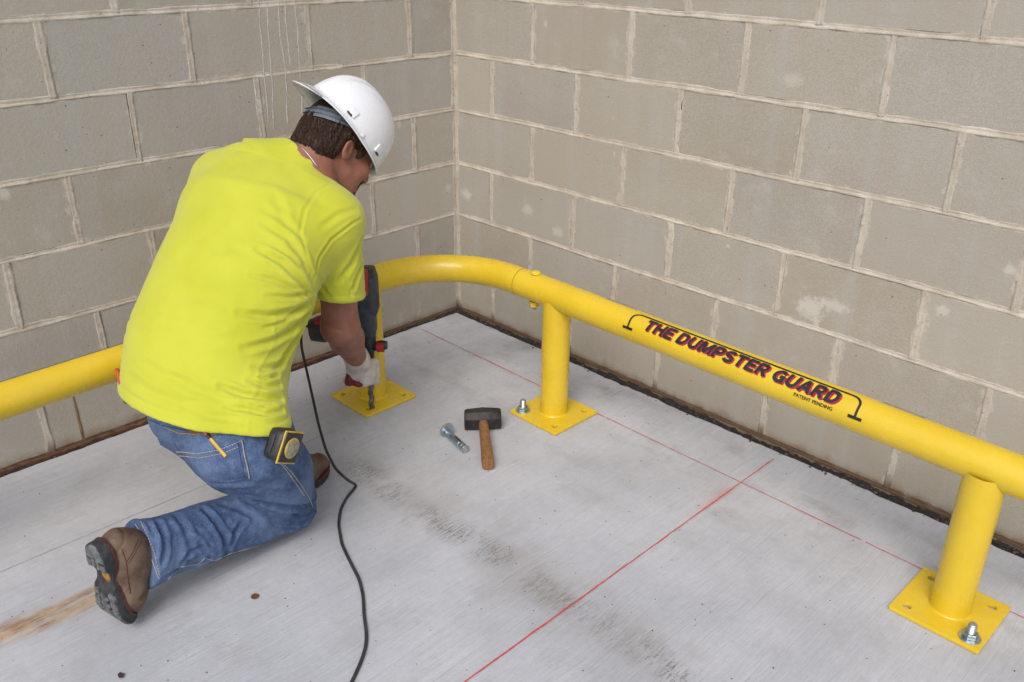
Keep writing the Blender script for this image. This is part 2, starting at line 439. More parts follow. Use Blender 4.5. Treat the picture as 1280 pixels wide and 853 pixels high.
def build_wall(axis, label):
    """axis 0: left wall, plane x=0, runs along -y, faces +x.  axis 1: right wall, plane y=0, runs along +x, faces -y"""
    root = empty('block_wall', (0, 0, 0), label, 'wall')
    if axis == 1:
        along = np.array([1, 0, 0.]); out = np.array([0, -1, 0.]); rz = math.pi
    else:
        along = np.array([0, -1, 0.]); out = np.array([1, 0, 0.]); rz = -math.pi/2
    up = np.array([0, 0, 1.])
    W = lambda u, o, z: along*u+out*o+up*z
    heads = []
    for r in range(-1, NROW):
        z0 = Z5+r*BH
        half = (r % 2 == 0) if axis == 1 else (r % 2 == 1)
        js = [0.0]; u = BL/2 if half else BL
        while u < WLEN: js.append(u+random.uniform(-.005, .005)); u += BL
        js.append(WLEN)
        for i in range(len(js)-1):
            a = js[i]+(MJ/2 if i else .006); b = js[i+1]-MJ/2
            full = BL-MJ; L = b-a
            ob = bpy.data.objects.new('block', get_block(round(L/.004)*.004, (r+i) % 2)); COL.objects.link(ob)
            ob.parent = root
            ob.location = W((a+b)/2, random.uniform(-.0010, .0004), z0+BH/2)
            ob.rotation_euler = (random.uniform(-.002, .002), random.uniform(-.002, .002), rz+random.uniform(-.002, .002))
            if 0 < i: heads.append((js[i], z0+MJ/2, z0+BH-MJ/2))
    # mortar: concave bed joints, ragged flush head joints, and the backing that fills the wall
    mb = MB(); mbh = MB()
    zs0 = Z5-BH; zs1 = Z5+NROW*BH
    mb.box(W(WLEN/2, -DEPTH/2-.004, (zs0+zs1)/2), np.abs(W(WLEN, DEPTH-.012, zs1-zs0-.004)) if True else None)
    def strip(Pts, side, nrm, hwf, ef, prof, seed, mb=mb):
        n = len(Pts); k = len(prof); V = []; F = []
        q = np.c_[np.arange(n)*.006, np.full(n, seed*3.7), np.zeros(n)]
        e1 = np.clip(ef*(.35+1.0*fbm(q, 22, seed)+.8*np.clip(fbm(q, 6, seed+3), 0, 1)), .0004, .02)
        e2 = np.clip(ef*(.35+1.0*fbm(q, 22, seed+11)+.8*np.clip(fbm(q, 6, seed+13), 0, 1)), .0004, .02)
        hw = hwf*(1+.16*fbm(q, 18, seed+5)); off = .0012*fbm(q, 5, seed+8)
        rough = .0007*fbm(q, 90, seed+21)
        for i in range(n):
            for (s, o) in prof:
                if s <= -2: t = -hw[i]-e1[i]
                elif s >= 2: t = hw[i]+e2[i]
                else: t = s*hw[i]
                V.append(Pts[i]+side*(t+off[i])+nrm*(o+(rough[i] if abs(s) < 2 else 0)))
        for i in range(n-1):
            for j in range(k-1): F.append([i*k+j, i*k+j+1, (i+1)*k+j+1, (i+1)*k+j])
        mb.add(V, F)
    bed = [(-2, -.0006), (-1.0, .0010), (-.5, .0008), (0, -.0004), (.5, -.0012), (1.0, .0010), (2, -.0006)]
    head = [(-2, -.0012), (-1.0, .0016), (-.35, .0006), (.3, -.0008), (1.0, .0014), (2, -.0012)]
    for r in range(-1, NROW+1):
        z = Z5+r*BH
        us = np.arange(0.0, WLEN, .0065)
        strip([W(u, 0, z) for u in us], up, out, .0072, .0022, bed, 100*axis+r+7)
    for i, (u, z0, z1) in enumerate(heads):
        if z1 < -.05: continue
        zz = np.arange(z0-.003, z1+.004, .0065)
        lean = random.uniform(-.003, .003)
        strip([W(u+lean*(z-z0)/.19, .0004, z) for z in zz], along, out, random.uniform(.0066, .0088), random.uniform(.002, .0065), head, 300*(axis+1)+i, mbh)
    zz = np.arange(-.1, zs1, .0065)
    strip([W(.006, .0006, z) for z in zz], along, out, .0065, .005, head, 900+axis, mbh)
    mb.build('bed_mortar', MT['mortar'], root, True, None); mbh.build('head_mortar', MT['head_mortar'], root, True, None)
    return root, W
wallL, WL_ = build_wall(0, 'grey concrete block wall behind the kneeling worker, with pale drip runs')
wallR, WR_ = build_wall(1, 'tan concrete block wall behind the rail with the lettering')

# lime drips that ran down the left wall, mortar splats on both walls
DR = [[(323, -6), (326, 40), (330, 90), (336, 160)], [(334, -6), (336, 50), (340, 100), (343, 168)], [(348, -6), (350, 45), (357, 90), (360, 160)], [(356, -6), (358, 40), (364, 86)], [(368, -6), (372, 40), (375, 90), (378, 150)], [(318, 100), (321, 140), (326, 166)]]
for k, pl in enumerate(DR):
    pts = []
    for i in range(len(pl)-1):
        for t in np.linspace(0, 1, 14, endpoint=False): pts.append((pl[i][0]+(pl[i+1][0]-pl[i][0])*t, pl[i][1]+(pl[i+1][1]-pl[i][1])*t))
    P3 = np.array([wall_pt(x, y, 0) for x, y in pts]); n = len(P3)
    P3[:, 1] += .0018*fbm(np.c_[P3[:, 2]*1.0, np.full(n, k*5.), np.zeros(n)], 28, k)
    P3[:, 0] = .0008
    rr = np.array([.0017*(1+.4*fbm(np.array([[i*.1, k, 0]]), 6, k)[0]) for i in range(n)]); rr[-1] *= .6; rr[-3:-1] *= 1.3
    mb = MB().tube(P3, rr, 8, True, up=(1, 0, 0), flat=.45)
    mb.build('drip', MT['drip_lime'], wallL)
P3 = np.array([wall_pt(91+13*t, 494+54*t, 0) for t in np.linspace(0, 1, 24)]); P3[:, 0] = .0004
MB().tube(P3, np.linspace(.0030, .0042, 24)*(1+.25*fbm(P3, 60, 3)), 8, True, up=(1, 0, 0), flat=.3).build('rust_run', MT['rust_run'], wallL)
# faint red chalk snapped along the foot of the walls
def wall_chalk(root, W, u0, u1, z, seed):
    n = int((u1-u0)/.006); V = []; F = []
    for i in range(n+1):
        u = u0+(u1-u0)*i/n; wv = .0010*(1+.6*fbm(np.array([[u, seed, 0]]), 50, seed)[0])
        V += [W(u, .0022, z+wv), W(u, .0022, z-wv)]
        if i and fbm(np.array([[u, seed, 1]]), 70, seed)[0] > .0: F.append([2*i-2, 2*i-1, 2*i+1, 2*i])
    mesh('chalk_mark', V, F, MT['chalk_faint'], root, False)
wall_chalk(wallR, WR_, .08, 3.7, .022, 5)
wall_chalk(wallL, WL_, .08, .62, .024, 6)

# dirt bed and crumbs in the open joint between slab and walls
def dirt_bed(name, along_y):
    V = []; F = []; n = 700; k = 6
    for i in range(n+1):
        t = i/n*4.2
        for j in range(k):
            s = (j/(k-1))*.085-.006
            z = -.005+.007*fbm(np.array([[t, s*3, 0]]), 30, 4)[0]+.006*fbm(np.array([[t, s, 2]]), 110, 8)[0]+.010*(1-j/(k-1))*max(0, fbm(np.array([[t, 0, 0]]), 4, 3)[0])
            if s > (.012 if along_y else .024): z = min(z, -.006)
            V.append((s, -t, z) if along_y else (t, -s, z))
    for i in range(n):
        for j in range(k-1):
            f = [i*k+j, i*k+j+1, (i+1)*k+j+1, (i+1)*k+j]; F.append(f)
    o = mesh(name, V, F, MT['dirt'], None, True); return o
tag(dirt_bed('dirt', False), 'dark dirt packed into the open joint along the foot of the right wall', 'dirt', kind='stuff')
tag(dirt_bed('dirt', True), 'dark dirt in the open joint along the foot of the left wall', 'dirt', kind='stuff')
def crumbs(n, pos, smin, smax, seed):
    rg = random.Random(seed); mb = MB()
    for i in range(n):
        c = np.array(pos(rg)); s = rg.uniform(smin, smax)
        bm = bmesh.new(); bmesh.ops.create_icosphere(bm, subdivisions=1, radius=s)
        for v in bm.verts:
            v.co = Vector((v.co.x*rg.uniform(.6, 1.3), v.co.y*rg.uniform(.6, 1.3), v.co.z*rg.uniform(.5, .9)))
        mb.bm(bm, c)
    return mb
tag(crumbs(620, lambda g: (g.uniform(.0, 3.6), -g.uniform(.002, .046), g.uniform(-.012, .001)), .0018, .006, 5).build('gravel', MT['debris_stone'], None, False), 'small stones and crumbs lying in the joint below the right wall', 'gravel', kind='stuff')
tag(crumbs(260, lambda g: (g.uniform(.002, .02), -g.uniform(0, 3.6), g.uniform(-.012, .002)), .0015, .0045, 6).build('gravel', MT['debris_stone'], None, False), 'small crumbs lying in the joint below the left wall', 'gravel', kind='stuff')
# bonded brown fibre strip at the foot of the left wall
V = []; F = []; n = 420
for i in range(n+1):
    t = .58+i/n*3.2; q = np.array([[t, 0, 0]])
    zt = .012+.004*fbm(q, 5, 2)[0]+.0022*fbm(q, 60, 3)[0]; wd = .009+.002*fbm(q, 8, 6)[0]
    if i < 8: zt *= i/8
    V += [(.0015, -t, zt), (.0015+wd*.7, -t, zt-.001), (.0015+wd, -t, zt-.004), (.0015+wd, -t, -.03)]
for i in range(n):
    for j in range(3): F.append([i*4+j, (i+1)*4+j, (i+1)*4+j+1, i*4+j+1])
mesh('expansion_strip', V, F, MT['fibre_strip'], wallL, True, 30)
# loose grit on the slab
tag(crumbs(150, lambda g: (g.uniform(.1, 2.4), -g.uniform(.06, 2.2), .0006), .0006, .0022, 9).build('grit', MT['dirt'], None, False), 'scattered dark grit on the concrete slab', 'grit', kind='stuff')

# ------------------------------------------------------------------ guard rail
RX, RY, RZ, RR, PR = .372, -.357, .419, .0455, .0447
def rail_z(x, y):            # the rail follows the slab, which falls away slightly on both sides
    return RZ-.0150*max(0, x-.85)-.0175*max(0, -.66-y)
BR = .30
guard = empty('guard_rail', (RX, RY, 0), 'yellow steel pipe guard rail bolted down along both block walls', 'guard rail')
def pipe(P, r, name, n=40):
    P = [(x, y, rail_z(x, y)) for x, y, z in P]; return MB().tube(P, r, n, False, up=(0, 0, 1)).build(name, MT['yellow'], guard, True, None)
J = .718
pa = [(RX, y, RZ) for y in np.linspace(-2.75, RY-BR, 30)]
pb = [(RX+BR-BR*math.cos(t), RY-BR+BR*math.sin(t), RZ) for t in np.linspace(0, math.pi/2, 26)][1:]
pc = [(x, RY, RZ) for x in (.69, J-.0008)]
pipe(pa+pb+pc, RR, 'corner_rail')
pipe([(x, RY, RZ) for x in np.linspace(J+.0008, 2.75, 40)], RR, 'straight_rail')
MB().tube([(J-.02, RY, RZ), (J+.02, RY, RZ)], RR-.0022, 40, False, up=(0, 0, 1)).build('joint_sleeve', MT['decal_black'], guard)
for e, d in (((RX, -2.75, rail_z(RX, -2.75)), (0, -1, 0)), ((2.75, RY, rail_z(2.75, RY)), (1, 0, 0))):
    MB().lathe([(RR+.0008, -.004), (RR+.0008, .003), (RR-.004, .007), (.002, .008)], e, d, 40).build('end_cap', MT['yellow'], guard)

def plate_mesh(sx, sy, th, holes, r):
    cu = bpy.data.curves.new('plate', 'CURVE'); cu.dimensions = '2D'; cu.fill_mode = 'BOTH'
    cu.extrude = th/2-.0012; cu.bevel_depth = .0012; cu.bevel_resolution = 1; cu.offset = -.0012
    def spl(pts):
        s = cu.splines.new('POLY'); s.points.add(len(pts)-1); s.use_cyclic_u = True
        for p, q in zip(s.points, pts): p.co = (q[0], q[1], 0, 1)
    c = .003
    spl([(-sx+c, -sy), (sx-c, -sy), (sx, -sy+c), (sx, sy-c), (sx-c, sy), (-sx+c, sy), (-sx, sy-c), (-sx, -sy+c)])
    for hx, hy in holes: spl([(hx+r*math.cos(-t), hy+r*math.sin(-t)) for t in np.arange(20)*2*math.pi/20])
    o = bpy.data.objects.new('tmp', cu); COL.objects.link(o)
    dg = bpy.context.evaluated_depsgraph_get(); me = bpy.data.meshes.new_from_object(o.evaluated_get(dg))
    bpy.data.objects.remove(o); bpy.data.curves.remove(cu)
    V = np.array([v.co[:] for v in me.vertices]); F = [list(p.vertices) for p in me.polygons]; bpy.data.meshes.remove(me)
    V[:, 2] += th/2
    return V, F
PS, HO = .1025, .071
HOLES = [(sx*HO, sy*HO) for sx in (-1, 1) for sy in (-1, 1)]
PV, PF = plate_mesh(PS, PS, .010, HOLES, .0095)
def weld(mb, c, r, seed, n=72, k=7):
    """rounded fillet bead round the foot of a post"""
    V = []; F = []
    for i in range(n):
        th = 2*math.pi*i/n; q = np.array([[math.cos(th), math.sin(th), seed]])
        a = .0075*(1+.10*fbm(q, 9, seed)[0])
        for j in range(k):
            f = j/(k-1)*math.pi/2
            rr = r+a*(1-math.sin(f)); z = a*(1-math.cos(f))
            V.append((c[0]+rr*math.cos(th), c[1]+rr*math.sin(th), c[2]+z))
    for i in range(n):
        for j in range(k-1): F.append([i*k+j, ((i+1) % n)*k+j, ((i+1) % n)*k+j+1, i*k+j+1])
    mb.add(V, F)
def hexa(mb, c, r, h, axis=(0, 0, 1), n=6):
    mb.lathe([(r*.93, 0), (r, h*.08), (r, h*.9), (r*.9, h)], c, axis, n)
def anchor(x, y, z, tilt=0.0):
    """stud, washer and nut through a plate hole"""
    a = MB().lathe([(.0240, 0), (.0246, .0008), (.0238, .0030), (.010, .0032)], (x, y, z), (0, 0, 1), 32).build('anchor_bolt', MT['zinc'], guard, True, 30)
    mb = MB(); hexa(mb, (x, y, z+.0034), .0172, .0125); mb.build('nut', MT['zinc_blue'], a, True, 20)
    pr = [(.0095, .015)]
    for i in range(9): pr += [(.0101, .0165+i*.0022), (.0091, .0176+i*.0022)]
    pr += [(.0096, .0372), (.0080, .0395), (.001, .0397)]
    MB().lathe(pr, (x, y, z), (0, 0, 1), 20).build('stud', MT['zinc'], a, True, 40)
posts = [(RX, -.715, False, None), (.872, RY, True, (-1, -1)), (2.154, RY-.010, True, (1, -1)), (RX, -2.45, False, None)]
for i, (x, y, ax, an) in enumerate(posts):
    mb = MB(); mb.tube([(x, y, .009), (x, y, .2), (x, y, rail_z(x, y)-.012)], PR, 44, False)
    weld(mb, (x, y, .010), PR, i+3)
    mb.build('post', MT['yellow'], guard, True, 50)
    mesh('base_plate', PV+np.array([x, y, .0012]), PF, MT['yellow'], guard, True, 30)
    # dark void below each open hole
    if an: anchor(x+an[0]*HO, y+an[1]*HO, .0112)
# through bolt that pins the two rails together
bx = .778
yb = MB().lathe([(.004, -.001), (.016, 0), (.0165, .002), (.0155, .004), (.0105, .008), (.004, .0095), (.001, .0098)], (bx, RY, RZ+RR+.0005), (0, 0, 1), 28).build('through_bolt', MT['yellow'], guard)
mb = MB(); mb.lathe([(.017, 0), (.0172, .003)], (bx, RY-.004, RZ-RR-.0035), (0, 0, 1), 20); hexa(mb, (bx, RY-.004, RZ-RR-.0175), .0165, .014); mb.build('nut', MT['yellow'], yb, True, 20)
MB().lathe([(.006, 0), (.007, .004), (.007, .03)], (bx, RY-.004, RZ-RR-.028), (0, 0, 1), 16).build('bolt_end', MT['zinc'], yb)

# print on the right hand rail: (u along +x, v = arc length up from the point facing the camera low)
A0 = R_(46)        # elevation angle of the print's centre line on the pipe, 0 = facing -y, 90 = top
def wrap(U, Vv, lift=.0007):
    a = A0+np.asarray(Vv)/RR
    return np.c_[U, RY-(RR+lift)*np.cos(a), RZ-.0150*np.maximum(0, np.asarray(U)-.85)+(RR+lift)*np.sin(a)]
def text_mesh(body, size, shear, offset, xscale=1.0):
    cu = bpy.data.curves.new('txt', 'FONT'); cu.body = body; cu.size = size; cu.offset = offset; cu.space_character = 1.02
    cu.resolution_u = 5
    o = bpy.data.objects.new('txt', cu); COL.objects.link(o)
    dg = bpy.context.evaluated_depsgraph_get(); me = bpy.data.meshes.new_from_object(o.evaluated_get(dg))
    bpy.data.objects.remove(o); bpy.data.curves.remove(cu)
    bm = bmesh.new(); bm.from_mesh(me); bpy.data.meshes.remove(me)
    bmesh.ops.triangulate(bm, faces=bm.faces[:])
    for c in np.arange(-.02, size*1.1, .003):
        bmesh.ops.bisect_plane(bm, geom=bm.verts[:]+bm.edges[:]+bm.faces[:], plane_co=(0, c, 0), plane_no=(0, 1, 0))
    bm.verts.index_update()
    V = np.array([v.co[:] for v in bm.verts]); F = [[v.index for v in f.verts] for f in bm.faces]; bm.free()
    V[:, 0] += V[:, 1]*shear; V[:, 0] -= V[:, 0].min(); V[:, 0] *= xscale
    return V, F
def put_text(name, body, u0, u1, v0, h, mat, lift, bold, shear=.22):
    V, F = text_mesh(body, h*1.38, shear, 0.0)
    U = u0+V[:, 0]/V[:, 0].max()*(u1-u0); mb = MB()
    k = 0
    for du, dv in ((0, 0), (-bold, 0), (bold, 0), (0, bold*.45), (0, -bold*.45)):
        mb.add(wrap(U+du, v0+V[:, 1]+dv, lift+.00003*k), F); k += 1
    mesh(name, np.concatenate(mb.V), mb.F, mat, guard, False)
def arc(cx, cy, rx, ry, a0, a1, n=9): return [(cx+rx*math.cos(R_(a0+(a1-a0)*k/n)), cy+ry*math.sin(R_(a0+(a1-a0)*k/n))) for k in range(n+1)]
_bowl = [(.1, .9), (.38, .9)]+arc(.38, .67, .24, .23, 90, -90)+[(.1, .44)]
GLYPH = {
    'T': (.74, [[(0, .9), (.74, .9)], [(.37, 0), (.37, 1)]]), 'H': (.76, [[(.1, 0), (.1, 1)], [(.66, 0), (.66, 1)], [(.1, .5), (.66, .5)]]),
    'E': (.66, [[(.1, 0), (.1, 1)], [(.1, .9), (.66, .9)], [(.1, .5), (.60, .5)], [(.1, .1), (.66, .1)]]),
    'D': (.76, [[(.1, 0), (.1, 1)], [(.1, .9), (.34, .9)]+arc(.34, .5, .31, .4, 90, -90, 14)+[(.1, .1)]]),
    'U': (.76, [[(.1, 1), (.1, .40)]+arc(.38, .38, .28, .28, 180, 360, 12)+[(.66, 1)]]),
    'M': (.96, [[(.1, 0), (.1, 1)], [(.86, 0), (.86, 1)], [(.13, .97), (.48, .08)], [(.48, .08), (.83, .97)]]),
    'P': (.70, [[(.1, 0), (.1, 1)], _bowl]), 'R': (.76, [[(.1, 0), (.1, 1)], _bowl, [(.38, .46), (.66, 0)]]),
    'S': (.70, [arc(.36, .70, .25, .20, 20, 180, 9)+arc(.36, .68, .25, .17, 185, 262, 5)+arc(.35, .32, .26, .19, 82, -10, 6)+arc(.35, .30, .26, .20, -15, -165, 9)]),
    'G': (.80, [arc(.41, .5, .31, .40, 38, 325, 22), [(.69, .0), (.69, .50)], [(.43, .46), (.76, .46)]]),
    'A': (.80, [[(.08, 0), (.40, .97)], [(.40, .97), (.72, 0)], [(.20, .32), (.60, .32)]])}
def put_block_text(name, words, u0, u1, v0, h, mat, lift, sw, shear=.24):
    # heavy slanted block capitals, one object per word
    tot = 0; runs = []
    for wd in words:
        run = []
        for ch in wd: run.append((ch, tot)); tot += GLYPH[ch][0]+.10
        tot += .30; runs.append(run)
    tot -= .40; k = (u1-u0-shear*h)/tot
    for run in runs:
        mb = MB(); lv = 0
        for ch, x0 in run:
            for st in GLYPH[ch][1]:
                pl = np.array([((x0+x)*k, y*h) for x, y in st], float)
                d = np.r_[0, np.cumsum(np.linalg.norm(np.diff(pl, axis=0), axis=1))]; n = max(3, int(d[-1]/.0022))
                t = np.linspace(0, d[-1], n) if len(st) == 2 else np.unique(np.r_[d, np.linspace(0, d[-1], n)])
                p = np.stack([np.interp(t, d, pl[:, 0]), np.interp(t, d, pl[:, 1])], 1)
                T = np.gradient(p, t, axis=0); T /= np.linalg.norm(T, axis=1)[:, None]; N2 = np.c_[-T[:, 1], T[:, 0]]*h*sw/2
                rows = [p+N2*f for f in (1, .33, -.33, -1)]; m = len(p)
                Q = np.concatenate(rows); Q[:, 1] = np.clip(Q[:, 1], -.012*h if ch != 'X' else 0, 1.012*h)
                mb.add(wrap(u0+Q[:, 0]+shear*Q[:, 1], v0+Q[:, 1], lift+.00002*lv), [[r*m+i, (r+1)*m+i, (r+1)*m+i+1, r*m+i+1] for r in range(3) for i in range(m-1)]); lv += 1
        mesh(name, np.concatenate(mb.V), mb.F, mat, guard, False)
WORDS = ('THE', 'DUMPSTER', 'GUARD')
put_block_text('lettering_shadow', WORDS, 1.2340, 1.8205, -.0172, .0350, MT['decal_red'], .0004, .29)
put_block_text('lettering', WORDS, 1.2300, 1.8160, -.0145, .0350, MT['decal_black'], .0009, .245)
put_text('small_print', 'PATENT PENDING', 1.705, 1.806, -.0312, .0092, MT['decal_black'], .0007, .0005, 0.0)
def print_strip(name, pts, wdt, mat, lift=.0007, closed=False):
    pts = np.array(pts, float); T = np.gradient(pts, axis=0); T /= np.linalg.norm(T, axis=1)[:, None]; Nn = np.c_[-T[:, 1], T[:, 0]]
    A = pts+Nn*wdt/2; B = pts-Nn*wdt/2; n = len(pts)
    V = np.concatenate([wrap(A[:, 0], A[:, 1], lift), wrap(B[:, 0], B[:, 1], lift)])
    mesh(name, V, [[i, n+i, n+i+1, i+1] for i in range(n-1)], mat, guard, False)
vt, vb = .0262, -.0245
L0, L1 = 1.183, 1.862
br = [(L0, vb)] + [(L0, v) for v in np.linspace(vb+.004, vt-.024, 4)] + [(L0+.026-.026*math.cos(t), vt-.022+.022*math.sin(t)) for t in np.linspace(0, math.pi/2, 10)] + [(u, vt) for u in np.linspace(L0+.05, L1-.05, 30)] + [(L1-.026+.026*math.sin(t), vt-.022+.022*math.cos(t)) for t in np.linspace(0, math.pi/2, 10)] + [(L1, v) for v in np.linspace(vt-.026, vb+.004, 4)] + [(L1, vb)]
print_strip('printed_rail', br, .0060, MT['decal_black'])
for u in (L0, L1): print_strip('printed_foot', [(u-.017, vb-.002), (u, vb-.002), (u+.017, vb-.002)], .0078, MT['decal_black'], .0009)
def sticker(u0, u1, v0, v1):
    def patch(name, a, b, c, d, mat, lift):
        us = np.linspace(a, b, 6); vs = np.linspace(c, d, 7); V = []; F = []
        for u in us:
            for v in vs: V.append(wrap([u], [v], lift)[0])
        for i in range(5):
            for j in range(6): F.append([i*7+j, (i+1)*7+j, (i+1)*7+j+1, i*7+j+1])
        return mesh(name, V, F, mat, stk if name != 'sticker' else guard, False)
    stk = None
    stk = patch('sticker', u0, u1, v0, v1, MT['decal_white'], .0006)
    patch('sticker_panel', u0+.008, u1-.008, v0+.006, v1-.028, MT['decal_black'], .0010)
    patch('sticker_panel', u0+.008, u1-.008, v1-.026, v1-.006, MT['decal_red'], .0010)
sticker(1.042, 1.163, .0445, .100)
sticker(1.887, 2.003, .0445, .100)
# black printed line along the crown of the rail on the left
n = 60; V = []; F = []
for i in range(n+1):
    y = -2.7+i/n*1.6
    for a in (102, 105, 108):
        V.append((RX+(RR+.0006)*math.cos(R_(a)), y, rail_z(RX, y)+(RR+.0006)*math.sin(R_(a))))
for i in range(n):
    for j in range(2): F.append([i*3+j, i*3+j+1, i*3+j+4, i*3+j+3])
mesh('printed_line', V, F, MT['decal_black'], guard, False)

# ------------------------------------------------------------------ club hammer, loose anchor, penny, leaf
hp0 = np.array([.776, -.585, .0]); hp1 = np.array([.968, -.742, 0.])     # head centre -> handle end on the slab
hd = hp1-hp0; hl = np.linalg.norm(hd); hd /= hl; hs = np.array([-hd[1], hd[0], 0]); up3 = np.array([0, 0, 1.])
hammer = empty('club_hammer', hp0, 'short wooden handled club hammer lying on the concrete', 'hammer')
# head: block of octagonal section lying across the handle, faces chamfered
HLn, HW = .058, .0325
V = []; F = []
sec = [(-HLn, .80), (-HLn+.006, .90), (-.020, .98), (0, 1.12), (.020, .98), (HLn-.006, .90), (HLn, .80)]
oc = [(1, .45), (.45, 1), (-.45, 1), (-1, .45), (-1, -.45), (-.45, -1), (.45, -1), (1, -.45)]
for s, k in sec:
    for a, b in oc:
        V.append(hp0+hs*s+hd*(a*HW*k)+up3*(HW+b*HW*(1 if b < 0 else min(k, 1.0))))
for i in range(len(sec)-1):
    for j in range(8): F.append([i*8+j, i*8+(j+1) % 8, (i+1)*8+(j+1) % 8, (i+1)*8+j])
F += [list(range(8))[::-1], [48+j for j in range(8)]]
V = np.array(V); V += .0008*fbm(V, 90, 3)[:, None]
mesh('head', V, F, MT['hammer_iron'], hammer, True, 28)
ts = np.linspace(-.02, hl, 16); V = []; F = []; nS = 14
for t in ts:
    k = np.interp(t, [-.02, .02, .08, .17, hl-.012, hl], [.0160, .0160, .0172, .0185, .0212, .0200]); zc = np.interp(t, [-.02, .02, hl], [.032, .032, .0195])
    for j in range(nS):
        th = 2*math.pi*j/nS; c, s = math.cos(th), math.sin(th)
        V.append(hp0+hd*t+hs*(math.copysign(abs(c)**.8, c)*k*.92)+up3*(zc+math.copysign(abs(s)**.8, s)*k))
for i in range(len(ts)-1):
    for j in range(nS): F.append([i*nS+j, i*nS+(j+1) % nS, (i+1)*nS+(j+1) % nS, (i+1)*nS+j])
F += [list(range(nS))[::-1], [(len(ts)-1)*nS+j for j in range(nS)]]
mesh('handle', V, F, MT['hammer_wood'], hammer, True, 40)
for t, wv in ((.07, .006), (.115, .004)):
    ring = [hp0+hd*(t+.009*math.cos(a))+hs*(wv*math.sin(a))+up3*(.0205+.0148*1.0-.0006) for a in np.linspace(.5, 5.2, 14)]
    MB().tube(ring, .0008, 5).build('burned_mark', MT['decal_black'], hammer)

b0 = np.array([.727, -.700, .0]); b1 = np.array([.852, -.727, 0.]); bd = b1-b0; bl = np.linalg.norm(bd); bd /= bl
sleeve = empty('sleeve_anchor', b0, 'loose zinc sleeve anchor bolt lying left of the hammer', 'anchor bolt')
cz = np.array([0, 0, .0130]); bd2 = bd
MB().lathe([(.0100, .012), (.0116, .014), (.0116, .095), (.0106, .096), (.0106, .098), (.0116, .099), (.0118, bl-.018), (.0105, bl-.016)], b0+cz, bd2, 20).build('sleeve', MT['zinc_blue'], sleeve)
MB().lathe([(.0095, bl-.016), (.0128, bl-.002), (.0118, bl), (.001, bl)], b0+cz, bd2, 20).build('cone', MT['zinc'], sleeve)
MB().lathe([(.0235, .008), (.0240, .009), (.0235, .012), (.006, .0122)], b0+cz+np.array([0, 0, .009]), bd2, 28).build('washer', MT['zinc'], sleeve)
mb = MB(); hexa(mb, b0+cz+bd*(-.004)+np.array([0, 0, .005]), .0165, .014, bd2); mb.build('nut', MT['zinc'], sleeve, True, 20)
MB().lathe([(.006, -.010), (.0068, -.008), (.0068, .01)], b0+cz+np.array([0, 0, .004]), bd2, 16).build('stud', MT['zinc'], sleeve)
sd3 = np.array([-bd[1], bd[0], 0])
MB().box(b0+bd*(bl*.62)+cz+np.array([0, 0, .0117])+sd3*.001, (.034, .005, .001), np.c_[bd, sd3, up3]).build('slot', MT['decal_black'], sleeve, False)

pc_ = floor_at(319, 746)
MB().lathe([(.0085, 0), (.0100, .0006), (.0100, .0014), (.0092, .0018), (.0088, .0015), (.001, .0016)], pc_, (0.05, .02, 1), 28).build('penny', MT['penny'])
tag(bpy.data.objects['penny'], 'small brown coin lying alone on the slab beside the outstretched leg', 'coin')
lf = floor_at(150, 847); mb = MB()
for k in range(3):
    a = 1.1*k+.4; V = []
    for t in np.linspace(0, 1, 6):
        wv = .0045*math.sin(math.pi*t)**.7
        for s in (-1, 1): V.append(lf+np.array([math.cos(a), math.sin(a), 0])*.013*(t-.2)+np.array([-math.sin(a), math.cos(a), 0])*s*wv+np.array([0, 0, .002+.003*t*t+.002*abs(s)*math.sin(3*t)]))
    mb.add(V, [[2*i, 2*i+1, 2*i+3, 2*i+2] for i in range(5)])
tag(mb.build('leaf', MT['leaf_dry'], None, True, None), 'tiny dark dry leaf scrap on the slab below the boot', 'leaf')
